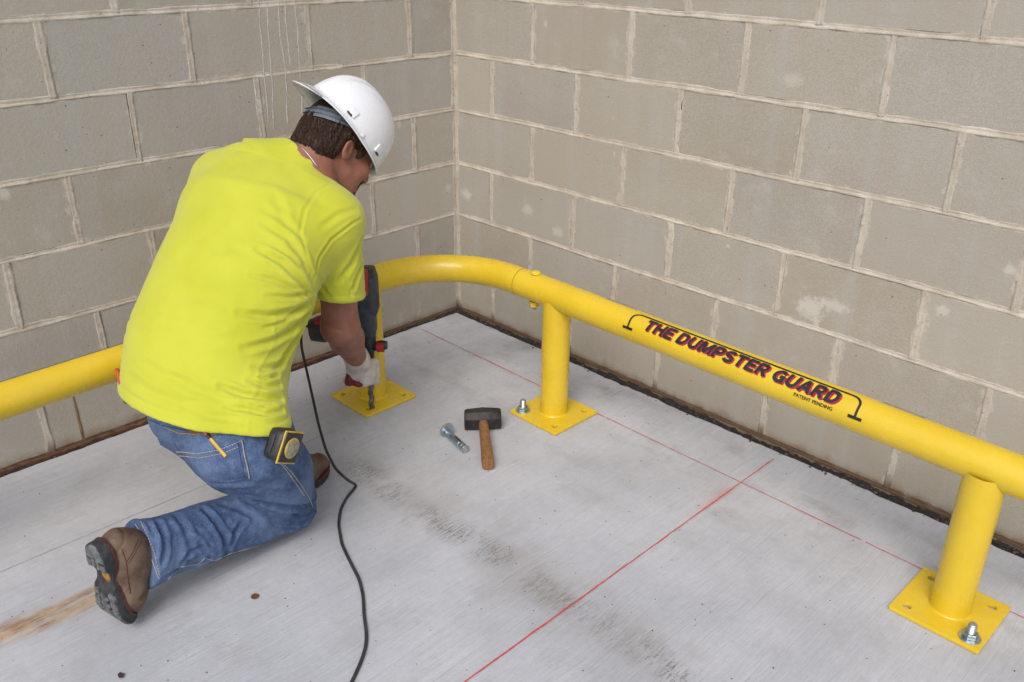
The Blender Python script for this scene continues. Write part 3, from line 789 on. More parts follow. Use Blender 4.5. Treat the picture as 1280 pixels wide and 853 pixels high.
# ------------------------------------------------------------------ person: implicit-surface tools
class Field:
    def __init__(s, lo, hi, h):
        s.h = h; s.lo = np.array(lo, float); s.n = np.ceil((np.array(hi)-s.lo)/h).astype(int)+1
        s.f = np.full(s.n, .3, np.float32)
        s.ax = [s.lo[i]+h*np.arange(s.n[i]) for i in range(3)]
    def sl(s, lo, hi):
        a = np.clip(np.floor((np.array(lo)-s.lo)/s.h).astype(int), 0, s.n-1); b = np.clip(np.ceil((np.array(hi)-s.lo)/s.h).astype(int)+1, 1, s.n)
        S = tuple(slice(a[i], b[i]) for i in range(3))
        G = np.meshgrid(*[s.ax[i][S[i]] for i in range(3)], indexing='ij')
        return S, np.stack([g.ravel() for g in G], 1)
    def put(s, fn, lo, hi, k=.02, op='u', m=.06):
        S, P = s.sl(np.array(lo)-m, np.array(hi)+m)
        if P.size == 0: return s
        d = fn(P).reshape(s.f[S].shape); f = s.f[S]
        if op == 'u':
            h = np.clip(.5+.5*(f-d)/k, 0, 1); s.f[S] = f*(1-h)+d*h-k*h*(1-h)
        else:
            d = -d if op == 's' else d
            h = np.clip(.5-.5*(f-d)/k, 0, 1); s.f[S] = f*(1-h)+d*h+k*h*(1-h)
        return s
    def cone(s, a, b, ra, rb, k=.02, op='u'):
        a = np.array(a, float); b = np.array(b, float); ab = b-a; L = ab@ab+1e-12
        def fn(P):
            t = np.clip(((P-a)@ab)/L, 0, 1); return np.linalg.norm(P-a-t[:, None]*ab, axis=1)-(ra+(rb-ra)*t)
        r = max(ra, rb); return s.put(fn, np.minimum(a, b)-r, np.maximum(a, b)+r, k, op)
    def ell(s, c, R3, r, k=.02, op='u'):
        c = np.array(c, float); R3 = np.array(R3, float); r = np.array(r, float)
        def fn(P):
            q = (P-c)@R3.T; k0 = np.linalg.norm(q/r, axis=1); k1 = np.linalg.norm(q/(r*r), axis=1)+1e-9
            return k0*(k0-1)/k1
        e = np.sqrt(((R3*r[:, None])**2).sum(0)); return s.put(fn, c-e, c+e, k, op)
    def loft(s, st, k=.02, op='u', p=2.0):
        """st: (centre, side axis, rx, ry) stations along a limb or trunk of elliptic section"""
        C = np.array([a[0] for a in st]); X = np.array([a[1] for a in st], float); rx = np.array([a[2] for a in st]); ry = np.array([a[3] for a in st])
        T = np.gradient(C, axis=0); T /= np.linalg.norm(T, axis=1)[:, None]
        X = X-T*(X*T).sum(1)[:, None]; X /= np.linalg.norm(X, axis=1)[:, None]
        def fn(P):
            out = np.full(len(P), 9.0)
            for i in range(len(C)-1):
                a, b = C[i], C[i+1]; ab = b-a; t = ((P-a)@ab)/(ab@ab); tc = np.clip(t, 0, 1)[:, None]
                x = X[i]*(1-tc)+X[i+1]*tc; x /= np.linalg.norm(x, axis=1)[:, None]
                tt = T[i]*(1-tc)+T[i+1]*tc; tt /= np.linalg.norm(tt, axis=1)[:, None]
                y = np.cross(tt, x); d = P-a-tc*ab
                rX = rx[i]+(rx[i+1]-rx[i])*tc[:, 0]; rY = ry[i]+(ry[i+1]-ry[i])*tc[:, 0]; rZ = np.minimum(rX, rY)*.5
                u, v = (d*x).sum(1), (d*y).sum(1); w2 = np.linalg.norm(d-u[:, None]*x-v[:, None]*y, axis=1)
                inside = (t > 0) & (t < 1); w2 = np.where(inside, 0, w2)
                if p == 2.0: k0 = np.sqrt((u/rX)**2+(v/rY)**2+(w2/rZ)**2)
                else: k0 = (np.abs(u/rX)**p+np.abs(v/rY)**p+(w2/rZ)**p)**(1/p)
                k1 = np.sqrt((u/rX**2)**2+(v/rY**2)**2+(w2/rZ**2)**2)+1e-9
                dd = np.where(k0 < .3, (k0-1)*np.minimum(rX, rY), k0*(k0-1)/k1)
                out = np.minimum(out, dd)
            return out
        r = np.maximum(rx, ry).max(); return s.put(fn, C.min(0)-r, C.max(0)+r, k, op)
    def plane(s, c, n, k=.004, sphere=None):
        """cut away what lies on the +n side (inside a sphere of influence if given)"""
        c = np.array(c, float); n = np.array(n, float); n /= np.linalg.norm(n)
        def fn(P):
            d = (P-c)@n
            if sphere is not None: d = np.where(np.linalg.norm(P-np.array(sphere[0]), axis=1) < sphere[1], d, -.3)
            return d
        return s.put(fn, s.lo, s.lo+s.h*s.n, k, 'i', 0)
    def surface(s, smooth=2):
        f = s.f; n0, n1, n2 = f.shape; ins = f < 0
        c = [ins[a:n0-1+a, b:n1-1+b, d:n2-1+d] for a in (0, 1) for b in (0, 1) for d in (0, 1)]
        al = c[0].copy(); an = c[0].copy()
        for q in c[1:]: al &= q; an |= q
        I = np.argwhere(an & ~al); ids = np.full(al.shape, -1, np.int32); ids[tuple(I.T)] = np.arange(len(I))
        acc = np.zeros((len(I), 3)); cnt = np.zeros(len(I))
        cs = [(a, b, d) for a in (0, 1) for b in (0, 1) for d in (0, 1)]
        val = {o: f[I[:, 0]+o[0], I[:, 1]+o[1], I[:, 2]+o[2]].astype(float) for o in cs}
        for o in cs:
            for ax in range(3):
                if o[ax]: continue
                e = list(o); e[ax] = 1; e = tuple(e); v0, v1 = val[o], val[e]; m = (v0 < 0) != (v1 < 0)
                t = np.where(m, v0/np.where(np.abs(v0-v1) < 1e-12, 1, v0-v1), 0)
                p = np.repeat(np.array([o], float), len(I), 0); p[:, ax] += t
                acc[m] += p[m]; cnt[m] += 1
        V = s.lo+(I+acc/cnt[:, None])*s.h
        F = []
        for ax in range(3):
            sl0 = [slice(None)]*3; sl1 = [slice(None)]*3; sl0[ax] = slice(0, -1); sl1[ax] = slice(1, None)
            a = ins[tuple(sl0)]; b = ins[tuple(sl1)]; E = np.argwhere(a != b); o1, o2 = [(1, 2), (2, 0), (0, 1)][ax]
            ok = (E[:, o1] > 0) & (E[:, o2] > 0) & (E[:, o1] < f.shape[o1]-1) & (E[:, o2] < f.shape[o2]-1); E = E[ok]
            q = []
            for d1, d2 in ((-1, -1), (0, -1), (0, 0), (-1, 0)):
                k = E.copy(); k[:, o1] += d1; k[:, o2] += d2; q.append(ids[tuple(k.T)])
            q = np.stack(q, 1); flip = ~a[tuple(E.T)]; q[flip] = q[flip][:, ::-1]; F.append(q)
        F = np.concatenate(F); F = F[(F >= 0).all(1)]
        for _ in range(smooth): V = relax(V, F, .5)
        return V, F

def relax(V, F, a=.5):
    acc = np.zeros_like(V); c = np.zeros(len(V))
    for i in range(4):
        j = (i+1) % 4
        for p, q in ((i, j), (j, i)):
            for d in range(3): acc[:, d] += np.bincount(F[:, p], V[F[:, q], d], len(V))
            c += np.bincount(F[:, p], minlength=len(V))
    return V+a*(acc/np.maximum(c, 1)[:, None]-V)
def normals(V, F):
    n = np.cross(V[F[:, 2]]-V[F[:, 0]], V[F[:, 3]]-V[F[:, 1]]); N = np.zeros_like(V)
    for i in range(4):
        for d in range(3): N[:, d] += np.bincount(F[:, i], n[:, d], len(V))
    return N/(np.linalg.norm(N, axis=1)[:, None]+1e-12)
def fast_mesh(name, V, F, mat, parent, sharp=None):
    V = V-np.array(root_loc(parent)) if parent is not None else V
    me = bpy.data.meshes.new(name); me.vertices.add(len(V)); me.vertices.foreach_set('co', V.astype(np.float32).ravel())
    me.loops.add(F.size); me.loops.foreach_set('vertex_index', F.astype(np.int32).ravel())
    me.polygons.add(len(F)); me.polygons.foreach_set('loop_start', np.arange(0, F.size, 4, dtype=np.int32))
    me.update(calc_edges=True); me.validate()
    me.polygons.foreach_set('use_smooth', [True]*len(me.polygons))
    return link_mesh(name, me, mat, parent)
def polydist(V, L):
    """distance of V to the polyline L and arc parameter 0..1 along it"""
    L = np.asarray(L, float); best = np.full(len(V), 9.0); par = np.zeros(len(V)); n = len(L)-1
    for i in range(n):
        ab = L[i+1]-L[i]; t = np.clip(((V-L[i])@ab)/(ab@ab+1e-12), 0, 1)
        d = np.linalg.norm(V-L[i]-t[:, None]*ab, axis=1); m = d < best
        best[m] = d[m]; par[m] = (i+t[m])/n
    return best, par
class Surf:
    """a garment surface that folds and seams can be traced on, following the photo's lines"""
    def __init__(s, V, F): s.V, s.F = V, F; s.tree()
    def tree(s): s.b = BVHTree.FromPolygons(s.V.tolist(), s.F.tolist()); return s
    def hit(s, px, py, lift=0.0):
        h = s.b.ray_cast(Vector(CAM), Vector(ray(px, py)).normalized())
        if h[0] is None: return None
        n = np.array(h[1]); 
        if n@ray(px, py) > 0: n = -n
        return np.array(h[0])+n*lift
    def trace(s, pts, step=6, lift=0.0):
        out = []
        for (x0, y0), (x1, y1) in zip(pts[:-1], pts[1:]):
            m = max(2, int(math.hypot(x1-x0, y1-y0)/step))
            for t in np.arange(m)/m: out.append((x0+(x1-x0)*t, y0+(y1-y0)*t))
        out.append(pts[-1])
        P = [s.hit(x, y, lift) for x, y in out]
        return np.array([p for p in P if p is not None])
    def crease(s, jobs):
        """jobs: (photo polyline, width m, depth m, shoulder ratio); each fold fades at both ends"""
        N = normals(s.V, s.F); D = np.zeros(len(s.V))
        for pts, wdt, dp, sh in jobs:
            L = s.trace(pts)
            if len(L) < 2: continue
            d, t = polydist(s.V, L); e = np.clip(np.minimum(t+.15, 1.1-t)/.3, 0, 1)
            D += e*dp*(-np.exp(-(d/wdt)**2)+sh*np.exp(-((d-1.9*wdt)/(wdt*.9))**2))
        s.V = s.V+N*D[:, None]; return s.tree()
    def ridge(s, pts, wdt, h):
        L = s.trace(pts)
        if len(L) > 1:
            d, t = polydist(s.V, L); s.V = s.V+normals(s.V, s.F)*(h*np.exp(-(d/wdt)**2))[:, None]
        return s
    def line(s, name, pts, r, mat, parent, lift=.0006, dash=None, flat=.5):
        L = s.tree().trace(pts, 4, lift)
        if len(L) < 2: return None
        d = np.r_[0, np.cumsum(np.linalg.norm(np.diff(L, axis=0), axis=1))]
        n = max(3, int(d[-1]/.003)); u = np.linspace(0, d[-1], n); Q = np.stack([np.interp(u, d, L[:, i]) for i in range(3)], 1)
        Q[1:-1] = (Q[:-2]+2*Q[1:-1]+Q[2:])/4
        mb = MB()
        if dash:
            a = 0
            while a < d[-1]-dash*.3:
                uu = np.linspace(a, min(a+dash*.66, d[-1]), 3); mb.tube(np.stack([np.interp(uu, u, Q[:, i]) for i in range(3)], 1), r, 5); a += dash
        else: mb.tube(Q, r, 6)
        o = mb.build(name, mat, parent, True, None)
        if dash: o['kind'] = 'stuff'
        return o
def vec(a, b, c, unit=True):
    v = CR*a+CU*b+CF*c; return v/np.linalg.norm(v) if unit else v
nrm = lambda v: np.asarray(v, float)/np.linalg.norm(v)

# ------------------------------------------------------------------ person: materials
m = Mat('skin', rough=.5, spec=.4); m.b.inputs['Subsurface Weight'].default_value = .12; m.b.inputs['Subsurface Radius'].default_value = (.012, .005, .003)
m.b.inputs['Subsurface Scale'].default_value = 1.0
P = m.pos(); b = m.mix(m.step(m.noise(P, 16, 4), .35, .68), (.255, .105, .065), (.315, .140, .092)); b = m.mix(m.step(m.noise(P, 120, 3), .5, .75, 0, .35), b, (.24, .085, .055))
MT['skin'] = m.color(b).bump(m.math('ADD', m.noise(P, 260, 3), m.noise(P, 700, 2)), .0007, .5).m
m = Mat('hi_vis_cotton', rough=.85, spec=.15); m.b.inputs['Sheen Weight'].default_value = .25; m.b.inputs['Sheen Roughness'].default_value = .5
P = m.pos(); k = m.noise(P, 6, 3)
b = m.mix(m.step(k, .3, .7), (.478, .492, .034), (.530, .542, .050))
MT['shirt'] = m.color(b).bump(m.math('ADD', m.noise(m.scaled(P, (1, 1, .45)), 700, 2, .6), m.math('MULTIPLY', m.noise(P, 55, 3), 1.2)), .0006, .45).m
m = Mat('denim', rough=.88, spec=.15); P = m.pos()
tw = m.noise(m.scaled(P, (1, 1, 2.2), (.5, .6, .4)), 330, 3, .75); md = m.noise(P, 60, 4, .65); lg = m.noise(P, 7.5, 4)
b = m.mix(m.step(lg, .34, .66), (.046, .080, .168), (.108, .160, .275))
b = m.mix(m.step(md, .45, .72, 0, .35), b, (.17, .245, .39)); b = m.mix(m.step(tw, .48, .72, 0, .48), b, (.26, .33, .44)); b = m.mix(m.step(tw, .26, .48, .55, 0), b, (.022, .040, .090))
MT['denim'] = m.color(b).bump(m.math('ADD', tw, md), .0010, .6).m
simple('denim_dark', (.035, .060, .125), .9, var=.3, scale=300, bump=.0008, bscale=500)
simple('stitch', (.36, .33, .30), .9, var=.2, scale=200)
simple('stitch_tan', (.42, .30, .17), .9, var=.2, scale=200)
simple('leather_patch', (.20, .090, .040), .7, var=.35, scale=150, bump=.0008)
m = Mat('boot_leather', rough=.62); P = m.pos()
b = m.mix(m.step(m.noise(P, 22, 5), .36, .66), (.095, .055, .034), (.165, .105, .066)); b = m.mix(m.step(m.noise(P, 75, 5, .7), .55, .75, 0, .5), b, (.24, .17, .115)); b = m.mix(m.step(m.noise(P, 9, 3), .55, .72, 0, .55), b, (.06, .028, .02))
MT['boot'] = m.color(b).bump(m.math('ADD', m.noise(P, 110, 4), m.noise(P, 330, 2)), .0013, .6).m
simple('boot_welt', (.085, .022, .018), .6, var=.4, scale=120, bump=.0008)
simple('sole_rubber', (.032, .034, .036), .75, var=.5, scale=70, bump=.001, bscale=200)
simple('sole_lug', (.125, .13, .135), .85, var=.5, scale=80, bump=.0012, bscale=240)
simple('sole_orange', (.36, .16, .02), .7, var=.3, scale=90)
m = Mat('hat_shell', rough=.22); P = m.pos()
b = m.mix(m.step(m.noise(P, 45, 5, .7), .60, .78, 0, .28), (.76, .77, .77), (.50, .49, .46)); b = m.mix(m.step(m.noise(m.scaled(P, (1, 1, .25)), 60, 5, .7), .70, .76, 0, .6), b, (.20, .19, .18))
MT['hat'] = m.color(b).rough(m.step(m.noise(P, 30, 4), .3, .7, .18, .36)).bump(m.noise(P, 24, 2), .0006, .3).m
simple('hat_strap', (.105, .125, .165), .5, var=.2, scale=100, bump=.0004)
simple('black_plastic', (.022, .022, .024), .45, var=.35, scale=60, bump=.0005)
m = Mat('hair', rough=.6, spec=.25); P = m.pos()
b = m.mix(m.step(m.noise(P, 160, 3), .35, .68), (.018, .009, .005), (.060, .030, .017))
MT['hair'] = m.color(b).m
m = Mat('glove_cotton', rough=.95, spec=.1); P = m.pos()
b = m.mix(m.step(m.noise(P, 30, 4), .38, .68), (.62, .58, .52), (.50, .44, .38))
MT['glove'] = m.color(b).bump(m.math('ADD', m.noise(P, 420, 2), m.noise(P, 70, 3)), .0014, .7).m
simple('glove_palm', (.16, .012, .020), .6, var=.4, scale=120, bump=.001)
simple('drill_body', (.040, .052, .062), .55, var=.3, scale=50, bump=.0005)
simple('drill_red', (.38, .018, .022), .42, var=.25, scale=60)
simple('steel_bit', (.16, .145, .125), .45, .75, var=.4, scale=150, bump=.0006)
simple('tape_yellow', (.62, .40, .03), .4, var=.2, scale=60)
simple('tape_label', (.30, .27, .19), .5, var=.4, scale=130)
simple('cord_rubber', (.030, .032, .036), .5, var=.35, scale=60, bump=.0004)
simple('pencil_yellow', (.62, .36, .03), .45, var=.2, scale=80)
simple('pencil_pink', (.50, .12, .12), .8, var=.2, scale=80)
simple('tool_orange', (.50, .085, .02), .5, var=.3, scale=70)
simple('eye_white', (.55, .50, .47), .25, var=.05)
simple('chain_silver', (.38, .36, .36), .3, .9, var=.3, scale=300)

# ------------------------------------------------------------------ person: skeleton from the photograph
man = empty('person', (.80, -1.35, 0), 'man kneeling on one knee in a bright yellow t-shirt, jeans and white hard hat, drilling', 'person')
Xp = nrm((.95, .27, -.05)); Xs = nrm((.87, .40, -.26))
S = [(250, 562, 2.10), (250, 512, 2.13), (262, 430, 2.15), (296, 345, 2.20), (330, 267, 2.26), (354, 224, 2.30), (382, 200, 2.32)]
C = [dep(*a) for a in S]
fr = np.array([0, 0, .25, .5, .8, 1, 1])
XS = [nrm(Xp*(1-t)+Xs*t) for t in fr]
shR, shL = dep(416, 276, 2.26), dep(280, 229, 2.37)
slR = dep(425, 372, 2.38); elR = dep(426, 408, 2.47); wrR = dep(446, 449, 2.74)
elL = np.array([.37, -.98, .55]); wrL = np.array([.385, -.83, .445]); 
AX = np.array([.446, -.776])                                    # the drill's vertical axis
kR = np.array([.812, -1.300, .076]); cuR = CAM+ray(178, 693)*((.148-CAM[2])/ray(178, 693)[2])
hipR, hipL = dep(308, 552, 2.06), dep(250, 492, 2.22)
kL = dep(322, 400, 2.50); anL = np.array([.662, -1.285, .105])
# head frame
HU = vec(.38, .90, .20); HF = vec(.66, -.34, .66); HF = nrm(HF-HU*(HF@HU)); HR = np.cross(HF, HU); H3 = np.array([HR, HF, HU])
HO = dep(425, 180, 2.36)
hd_ = lambda r, f, u: HO+HR*r+HF*f+HU*u

# ---- body: one continuous skin
B = Field((.22, -1.95, 0.0), (1.16, -.66, 1.16), .0048)
B.loft([(C[i], XS[i], a, b) for i, a, b in ((1, .140, .09), (2, .17, .115), (3, .175, .115), (4, .165, .10), (5, .12, .07))])
B.cone(C[5]+HF*.0, hd_(0, -.045, -.075), .072, .060, .03)                       # neck
B.cone(dep(385, 205, 2.30), shR, .05, .05, .04); B.cone(dep(350, 200, 2.34), shL, .05, .05, .04)
B.cone(shR, elR, .056, .048, .02); B.cone(elR, elR+(wrR-elR)*.35, .049, .047, .02); B.cone(elR+(wrR-elR)*.35, wrR, .047, .031, .02)
B.ell(elR+CU*.0-CR*.008-CF*.012, np.array([CR, CU, CF]), (.040, .045, .036), .02)
B.cone(shL, elL, .054, .045, .02); B.cone(elL, wrL, .045, .030, .02)
for w_, ax_ in ((wrR, nrm(np.array([AX[0], AX[1], .19])-wrR)), (wrL, nrm(np.array([AX[0], AX[1], .45])-wrL))):
    B.cone(w_, w_+ax_*.05, .028, .030, .015)
for h_, k_, a_ in ((hipR, kR, cuR), (hipL, kL, anL)):
    B.cone(C[2], h_, .10, .07, .03); B.cone(h_, k_, .070, .045, .02); B.cone(k_, a_, .044, .036, .02)
# skull and face
B.ell(hd_(0, -.008, .018), H3, (.074, .096, .092), .03); B.ell(hd_(0, .030, -.052), H3, (.060, .062, .075), .03)
B.ell(hd_(0, .058, -.098), H3, (.040, .038, .030), .03)                            # chin
B.ell(hd_(0, .084, .012), H3, (.055, .014, .012), .02)                              # brow
for s_ in (-1, 1):
    B.ell(hd_(.040*s_, .068, -.040), H3, (.022, .022, .022), .025)                  # cheek
    B.ell(hd_(.030*s_, .096, -.008), H3, (.017, .012, .010), .012, 's')             # eye socket
    B.ell(hd_(.030*s_, .080, -.008), H3, (.014, .013, .012), .006)                  # lids
    B.ell(hd_(.0795*s_, -.012, -.030), np.array([nrm(HR+HF*.35*s_), nrm(HF*1-HR*.35*s_), HU]), (.008, .019, .031), .006)   # ear
    B.ell(hd_(.0890*s_, -.008, -.025), H3, (.009, .011, .019), .004, 's')
B.cone(hd_(0, .088, -.002), hd_(0, .108, -.042), .010, .013, .012)                  # nose
for s_ in (-1, 1): B.ell(hd_(.012*s_, .098, -.045), H3, (.009, .010, .008), .008)
B.ell(hd_(0, .090, -.070), H3, (.024, .010, .0065), .008); B.ell(hd_(0, .088, -.081), H3, (.020, .010, .0065), .008)   # lips
V, F = B.surface(2)
N_ = normals(V, F)
V = V+N_*(.0012*fbm(V, 40, 4))[:, None]
# forearm muscle and elbow creases
sb = Surf(V, F)
sb.crease([([(398, 412), (415, 410), (432, 414)], .006, .0016, .5), ([(404, 424), (420, 421)], .005, .0010, .5), ([(440, 395), (446, 420), (448, 440)], .012, .0025, .6)])
fast_mesh('body', sb.V, F, MT['skin'], man)
for s_ in (-1, 1):
    MB().lathe([(.0115*math.sin(t), -.0115*math.cos(t)) for t in np.linspace(.05, math.pi-.05, 12)], hd_(.030*s_, .0835, -.008), HF, 16).build('eye', MT['eye_white'], man)
# hair: back and sides of the head, lying in locks
Hh = Field(hd_(0, 0, 0)-.17, hd_(0, 0, 0)+.17, .0032)
Hh.ell(hd_(0, -.016, .012), H3, (.088, .100, .100), .02); Hh.ell(hd_(0, -.056, -.050), H3, (.072, .060, .060), .03)
Hh.cone(hd_(.072, .020, -.01), hd_(.073, .028, -.046), .012, .007, .012); Hh.cone(hd_(-.072, .020, -.01), hd_(-.073, .028, -.046), .012, .007, .012)
Hh.plane(hd_(0, .048, .0), nrm(HF+HU*-.15), .012); Hh.plane(hd_(0, -.06, -.098), nrm(-HU+HF*.75), .010)
Hh.put(lambda P: np.maximum.reduce([(np.abs((P-HO)@HR)*-1+.055), -((P-HO)@HF)-.028, ((P-HO)@HU)+.008-.0*((P-HO)@HF), ((P-HO)@HF)-.020]), HO-.17, HO+.17, .012, 's')
V, F = Hh.surface(1)
q = (V-HO)@H3.T; az = np.arctan2(q[:, 0], -q[:, 1])
for it in range(1):
    st_ = np.c_[az*9+.6*vnoise(q, 18, 2), q[:, 2]*7, np.zeros(len(q))]
    D = .0026*fbm(st_, 1.0, 5, 2)+.0012*fbm(np.c_[az*34+1.2*vnoise(q, 22, 3), q[:, 2]*16, q[:, 1]*4], 1.0, 9, 2)
    V = V+normals(V, F)*D[:, None]
hair = fast_mesh('hair', V, F, MT['hair'], man)
hs_ = Surf(V, F); rg = random.Random(4); mb = MB()
Nh = normals(V, F); sel = np.where((q[:, 2] < .018) & (q[:, 1] < .03))[0]
for i in rg.sample(list(sel), min(len(sel), 1300)):
    p = V[i].copy(); n = Nh[i]; L = rg.uniform(.022, .055); pts = []
    d0 = nrm(-HU*.9+HF*rg.uniform(.1, .8)+HR*rg.uniform(-.22, .22)-n*.12)
    for k in range(6):
        near = hs_.b.find_nearest(Vector(p)); c_ = np.array(near[0]); nn = np.array(near[1])
        p = c_+nn*(.0009+.0016*math.sin(k*.8)*rg.random()); pts.append(p.copy()); d0 = nrm(d0-nn*(d0@nn)+rg.uniform(-.1, .1)*HR); p = p+d0*L/5
    mb.tube(pts, np.array([.0006, .0009, .0010, .0009, .0006, .0002])*rg.uniform(.6, 1.2), 4, False)
tag(mb.build('hair_strands', MT['hair'], hair, True, None), kind='stuff')
G = Field(hd_(0, .08, -.09)-.06, hd_(0, .08, -.09)+.06, .0028)
G.ell(hd_(0, .074, -.108), H3, (.030, .030, .022), .01); G.ell(hd_(0, .0925, -.061), H3, (.030, .010, .006), .006)
for s_ in (-1, 1): G.cone(hd_(.026*s_, .086, -.064), hd_(.028*s_, .076, -.100), .006, .009, .01)
V, F = G.surface(1); V = V+normals(V, F)*(.0016*fbm(V, 330, 3))[:, None]
fast_mesh('goatee', V, F, MT['hair'], man)

# ---- t-shirt
T = Field((.30, -1.86, .28), (1.16, -.88, 1.08), .0044)
dims = [(.196, .158), (.201, .156), (.206, .150), (.205, .146), (.198, .126), (.150, .088), (.072, .070)]
T.loft([(C[i], XS[i], dims[i][0], dims[i][1]) for i in range(7)], .03, 'u', 2.25)
T.cone(dep(386, 231, 2.29), shR, .052, .066, .05); T.cone(dep(340, 218, 2.34), shL, .058, .076, .05)
T.cone(dep(385, 300, 2.25), shR, .085, .070, .05)
T.cone(shR, slR+nrm(slR-shR)*.05, .072, .068, .028); T.cone(shL, shL+(elL-shL)*.75, .068, .060, .06)
T.cone(dep(318, 500, 2.06), dep(324, 540, 2.03), .070, .074, .04)
hemc = dep(262, 531, 1.99); hemn = nrm(np.cross(dep(353, 519, 2.10)-dep(262, 531, 1.99), dep(150, 466, 2.21)-dep(262, 531, 1.99)))
if hemn[2] > 0: hemn = -hemn
T.plane(hemc, hemn, .006)
cfn = nrm(vec(-.10, -.93, .30)); cfc = dep(423, 378, 2.33); T.plane(cfc, cfn, .006, (slR+nrm(slR-shR)*.04, .135))
nkn = nrm(hd_(0, -.06, -.06)-C[5]+.25*HU); T.cone(dep(304, 232, 2.33), dep(276, 268, 2.31), .072, .088, .07)
nkc = C[6]+nkn*.004
T.put(lambda P: (P-nkc)@nkn-1.3*np.maximum(0, np.linalg.norm((P-nkc)-np.outer((P-nkc)@nkn, nkn), axis=1)-.060), T.lo, T.lo+T.h*T.n, .006, 'i', 0)
V, F = T.surface(3)
N_ = normals(V, F); V = V+N_*(.0020*fbm(V, 7, 3, 2)+.0007*fbm(V, 34, 6, 2))[:, None]
ts = Surf(V, F)
ts.crease([
    ([(391, 374), (376, 352), (352, 328), (322, 312)], .0075, .0075, .75), ([(389, 379), (368, 362), (340, 350), (315, 345)], .0060, .0050, .8),
    ([(391, 352), (378, 322), (360, 298), (330, 280)], .0085, .0045, .7), ([(378, 300), (356, 276), (330, 262)], .008, .0026, .6), ([(384, 340), (366, 322), (344, 310)], .0050, .0026, .8),
    ([(390, 378), (368, 390), (336, 396), (300, 392)], .0080, .0080, .75), ([(388, 386), (366, 412), (338, 428), (305, 436)], .0075, .0066, .7), ([(380, 384), (354, 402), (330, 410)], .0045, .0034, .8),
    ([(384, 396), (372, 420), (356, 446), (342, 470)], .0080, .0055, .7), ([(392, 376), (386, 392), (374, 408)], .0070, .0095, .3), ([(386, 368), (360, 372), (334, 370)], .0050, .0034, .8),
    ([(352, 500), (330, 498), (304, 494), (276, 484)], .0068, .0080, .85), ([(353, 514), (332, 518), (306, 512), (284, 510)], .0058, .0058, .85), ([(340, 505), (318, 506), (296, 500)], .0040, .0032, .8),
    ([(350, 482), (334, 484), (312, 476)], .0060, .0056, .85), ([(344, 508), (326, 510)], .0045, .004, .6), ([(352, 455), (334, 462), (318, 460)], .0070, .0050, .8), ([(348, 470), (332, 474), (316, 470)], .0042, .0030, .8),
    ([(160, 470), (190, 492), (230, 505), (262, 506)], .010, .0036, .7), ([(210, 470), (245, 486), (280, 500)], .009, .0028, .7), ([(175, 450), (205, 468), (235, 476)], .008, .0022, .6), ([(230, 512), (262, 520), (296, 522)], .007, .0030, .7),
    ([(452, 300), (440, 330), (424, 352)], .008, .0042, .7), ([(456, 322), (446, 348), (440, 366)], .0062, .0042, .7), ([(400, 345), (404, 362), (414, 374)], .0060, .0034, .7),
    ([(430, 345), (436, 360), (440, 372)], .0050, .0026, .7), ([(318, 320), (290, 312), (262, 310)], .012, .0024, .6), ([(300, 250), (285, 290), (262, 330)], .018, .0026, .4), ([(280, 380), (250, 372), (222, 374)], .012, .0018, .6),
    ([(300, 420), (270, 426), (240, 422)], .010, .0018, .6), ([(445, 262), (424, 268), (402, 284)], .007, .0022, .6), ([(340, 240), (352, 262), (358, 290)], .010, .0020, .6),
    ([(458, 270), (440, 280), (414, 300), (399, 322), (392, 350)], .0035, .0026, .9),
    ([(420, 226), (396, 240), (381, 262), (375, 290), (384, 322), (392, 345)], .004, .0018, .6)])
ts.ridge([(344, 384), (342, 430), (323, 462), (321, 488), (312, 502), (310, 540)], .0030, .0022)
ts.ridge([(366, 180), (384, 194), (402, 214)], .006, .0016)
d = (ts.V-hemc)@hemn; ts.V += normals(ts.V, F)*(-.0022*np.exp(-((d+.026)/.0030)**2)+.0016*np.exp(-((d+.012)/.010)**2))[:, None]
d = (ts.V-cfc)@cfn; near = np.linalg.norm(ts.V-slR, axis=1) < .14
ts.V += normals(ts.V, F)*(near*(-.0018*np.exp(-((d+.024)/.0028)**2)+.0012*np.exp(-((d+.012)/.010)**2)))[:, None]
shirt = fast_mesh('t_shirt', ts.V, F, MT['shirt'], man)

# ---- jeans
Jn = Field((.30, -1.90, .0), (1.20, -.98, .62), .0050)
Jn.loft([(dep(266, 470, 2.15), Xp, .162, .130), (dep(266, 498, 2.13), Xp, .160, .132), (dep(290, 528, 2.11), Xp, .118, .115)], .03)
Jn.cone(dep(246, 502, 2.19), dep(251, 508, 2.17), .110, .110, .03); Jn.cone(dep(251, 508, 2.17), dep(291, 551, 2.09), .110, .107, .03); Jn.cone(dep(298, 549, 2.07), dep(304, 554, 2.07), .108, .108, .035)
Jn.loft([(hipR, Xp, .112, .112), (hipR*.5+kR*.5+CR*.004+CU*.004, Xp, .100, .098), (kR+np.array([.003, -.018, .018]), Xp, .080, .080), (kR+np.array([.0, .012, -.004]), Xp, .066, .062)], .025)
lg_ = [(kR+(cuR-kR)*t+np.array([0, 0, dz]), (1, 0, 0), a, b) for t, a, b, dz in ((-.02, .064, .066, .0), (.12, .072, .070, .0), (.35, .073, .073, .002), (.6, .068, .073, .000), (.85, .069, .074, .0), (1.0, .076, .082, .0), (1.08, .079, .084, 0))]
Jn.loft(lg_, .02)
Jn.cone(hipL, kL, .10, .078, .03); Jn.cone(kL, kL+(anL-kL)*.5, .070, .066, .02); Jn.cone(kL+(anL-kL)*.5, anL+(anL-kL)*.12, .066, .074, .02)
